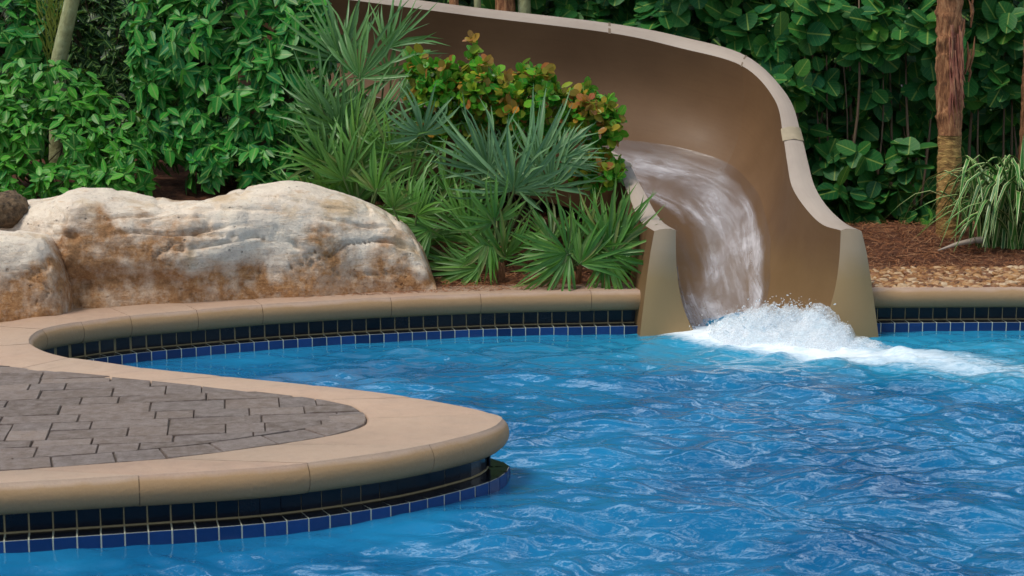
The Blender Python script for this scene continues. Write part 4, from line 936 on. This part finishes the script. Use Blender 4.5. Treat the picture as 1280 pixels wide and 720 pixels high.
# ------------------------------------------------------------------ variegated strap-leaved plant
def strap_plant():
    b0 = P(1262, 300, 11.3); b = b0; b[2] = float(gz(b[0], b[1])); par = empty('variegated_plant', b, label='grassy plant with cream edged green strap leaves right of the palm trunk', category='plant')
    for k in range(200):
        az = random.uniform(0, 2*math.pi); b = b0+np.array([random.gauss(0, .09), random.gauss(0, .06), -.02]); L = random.uniform(.38, .70); h = random.uniform(.24, .60); rch = L*random.uniform(.5, 1.15); w = random.uniform(.011, .019)
        dp = random.uniform(.1, 1.0); o = np.array([math.cos(az), math.sin(az), 0]); s_ = np.array([-math.sin(az), math.cos(az), 0]); V = []; UV = []
        for i in range(8):
            t = i/7; z = h*(1-(1-t*1.6)**2) if t < .62 else h-h*dp*((t-.62)/.38)**1.5
            p = b+o*(rch*t**1.15)+[0, 0, z+.02]+s_*.02*math.sin(3*t+k); ww = w*math.sin(math.pi*min(1, .25+t*.75))**.7+.0005
            for q in (-1, 0, 1): V.append(p+s_*q*ww+[0, 0, abs(q)*ww*.5]); UV.append((t, .5+q*.5))
        F = [(i*3+j, (i+1)*3+j, (i+1)*3+j+1, i*3+j+1) for i in range(7) for j in (0, 1)]
        obj('leaf', V, [list(f) for f in F], M['strap'], par, True, UV)
    b = b0
    # one upright blade
    V = []; UV = []
    for i in range(6):
        t = i/5; p = b+np.array([.03, -.1, .32+.42*t])
        for q in (-1, 0, 1): V.append(p+np.array([q*.016*math.sin(math.pi*(.15+.85*t))+.0005*q, 0, 0])+[0, abs(q)*.004, 0]); UV.append((t, .5+q*.5))
    obj('leaf', V, [[i*3+j, (i+1)*3+j, (i+1)*3+j+1, i*3+j+1] for i in range(5) for j in (0, 1)], M['strap'], par, True, UV)
strap_plant()
# ------------------------------------------------------------------ palm trunks
def trunk(parent, name, base, top, r0, r1, mat, ring, depth, nz=120, na=28, rough=.06):
    base, top = np.array(base), np.array(top); V = []; H_ = np.linalg.norm(top-base)
    for i in range(nz+1):
        t = i/nz; c = base*(1-t)+top*t; z = t*H_; r = r0*(1-t)+r1*t
        for k in range(na):
            th = 2*math.pi*k/na; saw = (z/ring+.25*math.sin(th+z)+.35*float(noise(th*1.2, z*6, 4))) % 1
            rr = r*(1+depth*(saw-.5)+rough*float(noise(math.cos(th)*3, math.sin(th)*3, z*16)))
            V.append(c+[rr*math.cos(th), rr*math.sin(th), 0])
    return obj(name, V, grid_faces(nz+1, na, True), mat, parent)
pb = P(1186, 303, 11.75); pb[2] = float(gz(pb[0], pb[1])); pt = P(1187, -150, 11.75); pmid = P(1187, 165, 11.75)
palm = empty('palm_tree', pb, label='palm trunk with ringed tan base and torn reddish fibre above, standing before the hedge', category='palm tree')
trunk(palm, 'trunk', pb-[0, 0, .05], pmid, .086, .076, M['trunk_ring'], .045, .07)
trunk(palm, 'fibre_sheath', pmid-[0, 0, .02], pt, .080, .092, M['trunk_fibre'], .16, .14, rough=.16)
mb = MB()
for k in range(70):
    h0 = P(1194+random.uniform(-8, 8), 58+random.uniform(-30, 50), 11.66+random.uniform(-.02, .02)); L = random.uniform(.10, .32); dx = random.uniform(-.01, .045)
    V, F = tube([h0, h0+[dx*.4, -.015, -L*.6], h0+[dx, -.01+random.uniform(-.02, .02), -L]], [.007, .006, .001], 4, False); mb.add(V, F)
obj('husk', mb.V, mb.F, M['husk'], palm, kind='stuff')
mb = MB()
for k in range(26):
    th = random.uniform(-3.1, 0); z = random.uniform(1.0, 2.3); c = np.array([pb[0], pb[1], z]); r = .085
    a = c+[r*math.cos(th), r*math.sin(th), 0]; b = a+[random.uniform(-.03, .03), random.uniform(-.02, .0), random.uniform(.08, .25)]
    V, F = tube([a, (a+b)/2+[.01*math.cos(th), .01*math.sin(th), 0], b], [.006, .009, .002], 4, False); mb.add(V, F)
obj('fibres', mb.V, mb.F, M['trunk_fibre'], palm, kind='stuff')
p2 = P(1284, 300, 12.2); p2[2] = float(gz(p2[0], p2[1]))
pl2 = empty('palm_tree', p2, label='palm trunk partly cut off by the right edge behind the grassy plant', category='palm tree')
trunk(pl2, 'trunk', p2-[0, 0, .05], p2+[.0, 0, 2.6], .085, .085, M['trunk_fibre'], .06, .08)
g0 = P(72, 215, 11.5); g0[2] = float(gz(g0[0], g0[1])); g1 = P(72, 82, 11.5); g2 = P(110, -90, 11.5)
sp_ = empty('slim_palm', g0, label='slim smooth pale green leaning palm trunk at the top left', category='palm tree')
trunk(sp_, 'trunk', g0-[0, 0, .05], g1, .060, .052, M['trunk_green'], .11, .03, 60, 20, .01); trunk(sp_, 'trunk', g1-[0, 0, .001], g2, .052, .045, M['trunk_green'], .11, .03, 60, 20, .01)
# thin areca fronds beside it
for k in range(4):
    hb = P(60+k*3, 100, 11.6); tpn = hb+np.array([random.uniform(-.15, .06), 0, .65]); V = []; 
    mb = MB(); UV = []
    c = catmull([hb, (hb+tpn)/2+[.03, 0, 0], tpn], 5); V_, F_ = tube(c, .003, 4, False); mb.add(V_, F_)
    for i in range(2, len(c)):
        for sgn in (-1, 1):
            e = c[i]+np.array([sgn*random.uniform(.03, .07), random.uniform(-.02, .02), .16]); m_ = (c[i]+e)/2+[sgn*.01, 0, .0]
            mb.add([c[i], m_-[.006, 0, 0], e, m_+[.006, 0, 0]], [[0, 1, 2, 3]])
    obj('frond', mb.V, mb.F, M['areca'], sp_, True, np.full((len(mb.V), 2), .3))
# palm bases rising behind the slide at the top
for j, (x, r, mt, lb) in enumerate([(572, .030, 'trunk_fibre', 'thin brown palm stem behind the slide rim, leftmost of the three there'), (598, .022, 'trunk_green', 'thin green stem behind the slide rim between two brown ones'), (630, .062, 'trunk_fibre', 'thick orange brown palm stem behind the slide rim'), (655, .04, 'trunk_green', 'olive palm stem behind the slide rim nearest the hedge')]):
    b = P(x, 150, 12.75); b[2] = float(gz(b[0], b[1])); e = empty('slender_palm', b, label=lb, category='palm tree')
    trunk(e, 'stem', b-[0, 0, .05], b+[random.uniform(-.05, .05), 0, 2.2], r*1.3, r, M[mt], .12, .08, 60, 14)
# dead frond stalk on the mulch
a = P(1172, 325, 11.1); b = P(1228, 311, 11.25)
a[2] = float(gz(a[0], a[1]))+.03; b[2] = float(gz(b[0], b[1]))+.06
V, F = tube([a, a*.6+b*.4+[0, 0, .012], a*.2+b*.8+[0, 0, .01], b], [.004, .014, .020, .024], 8)
obj('dead_stalk', V, F, M['dead'], None, label='fallen grey palm stalk lying on the mulch in front of the palm', category='fallen stalk')
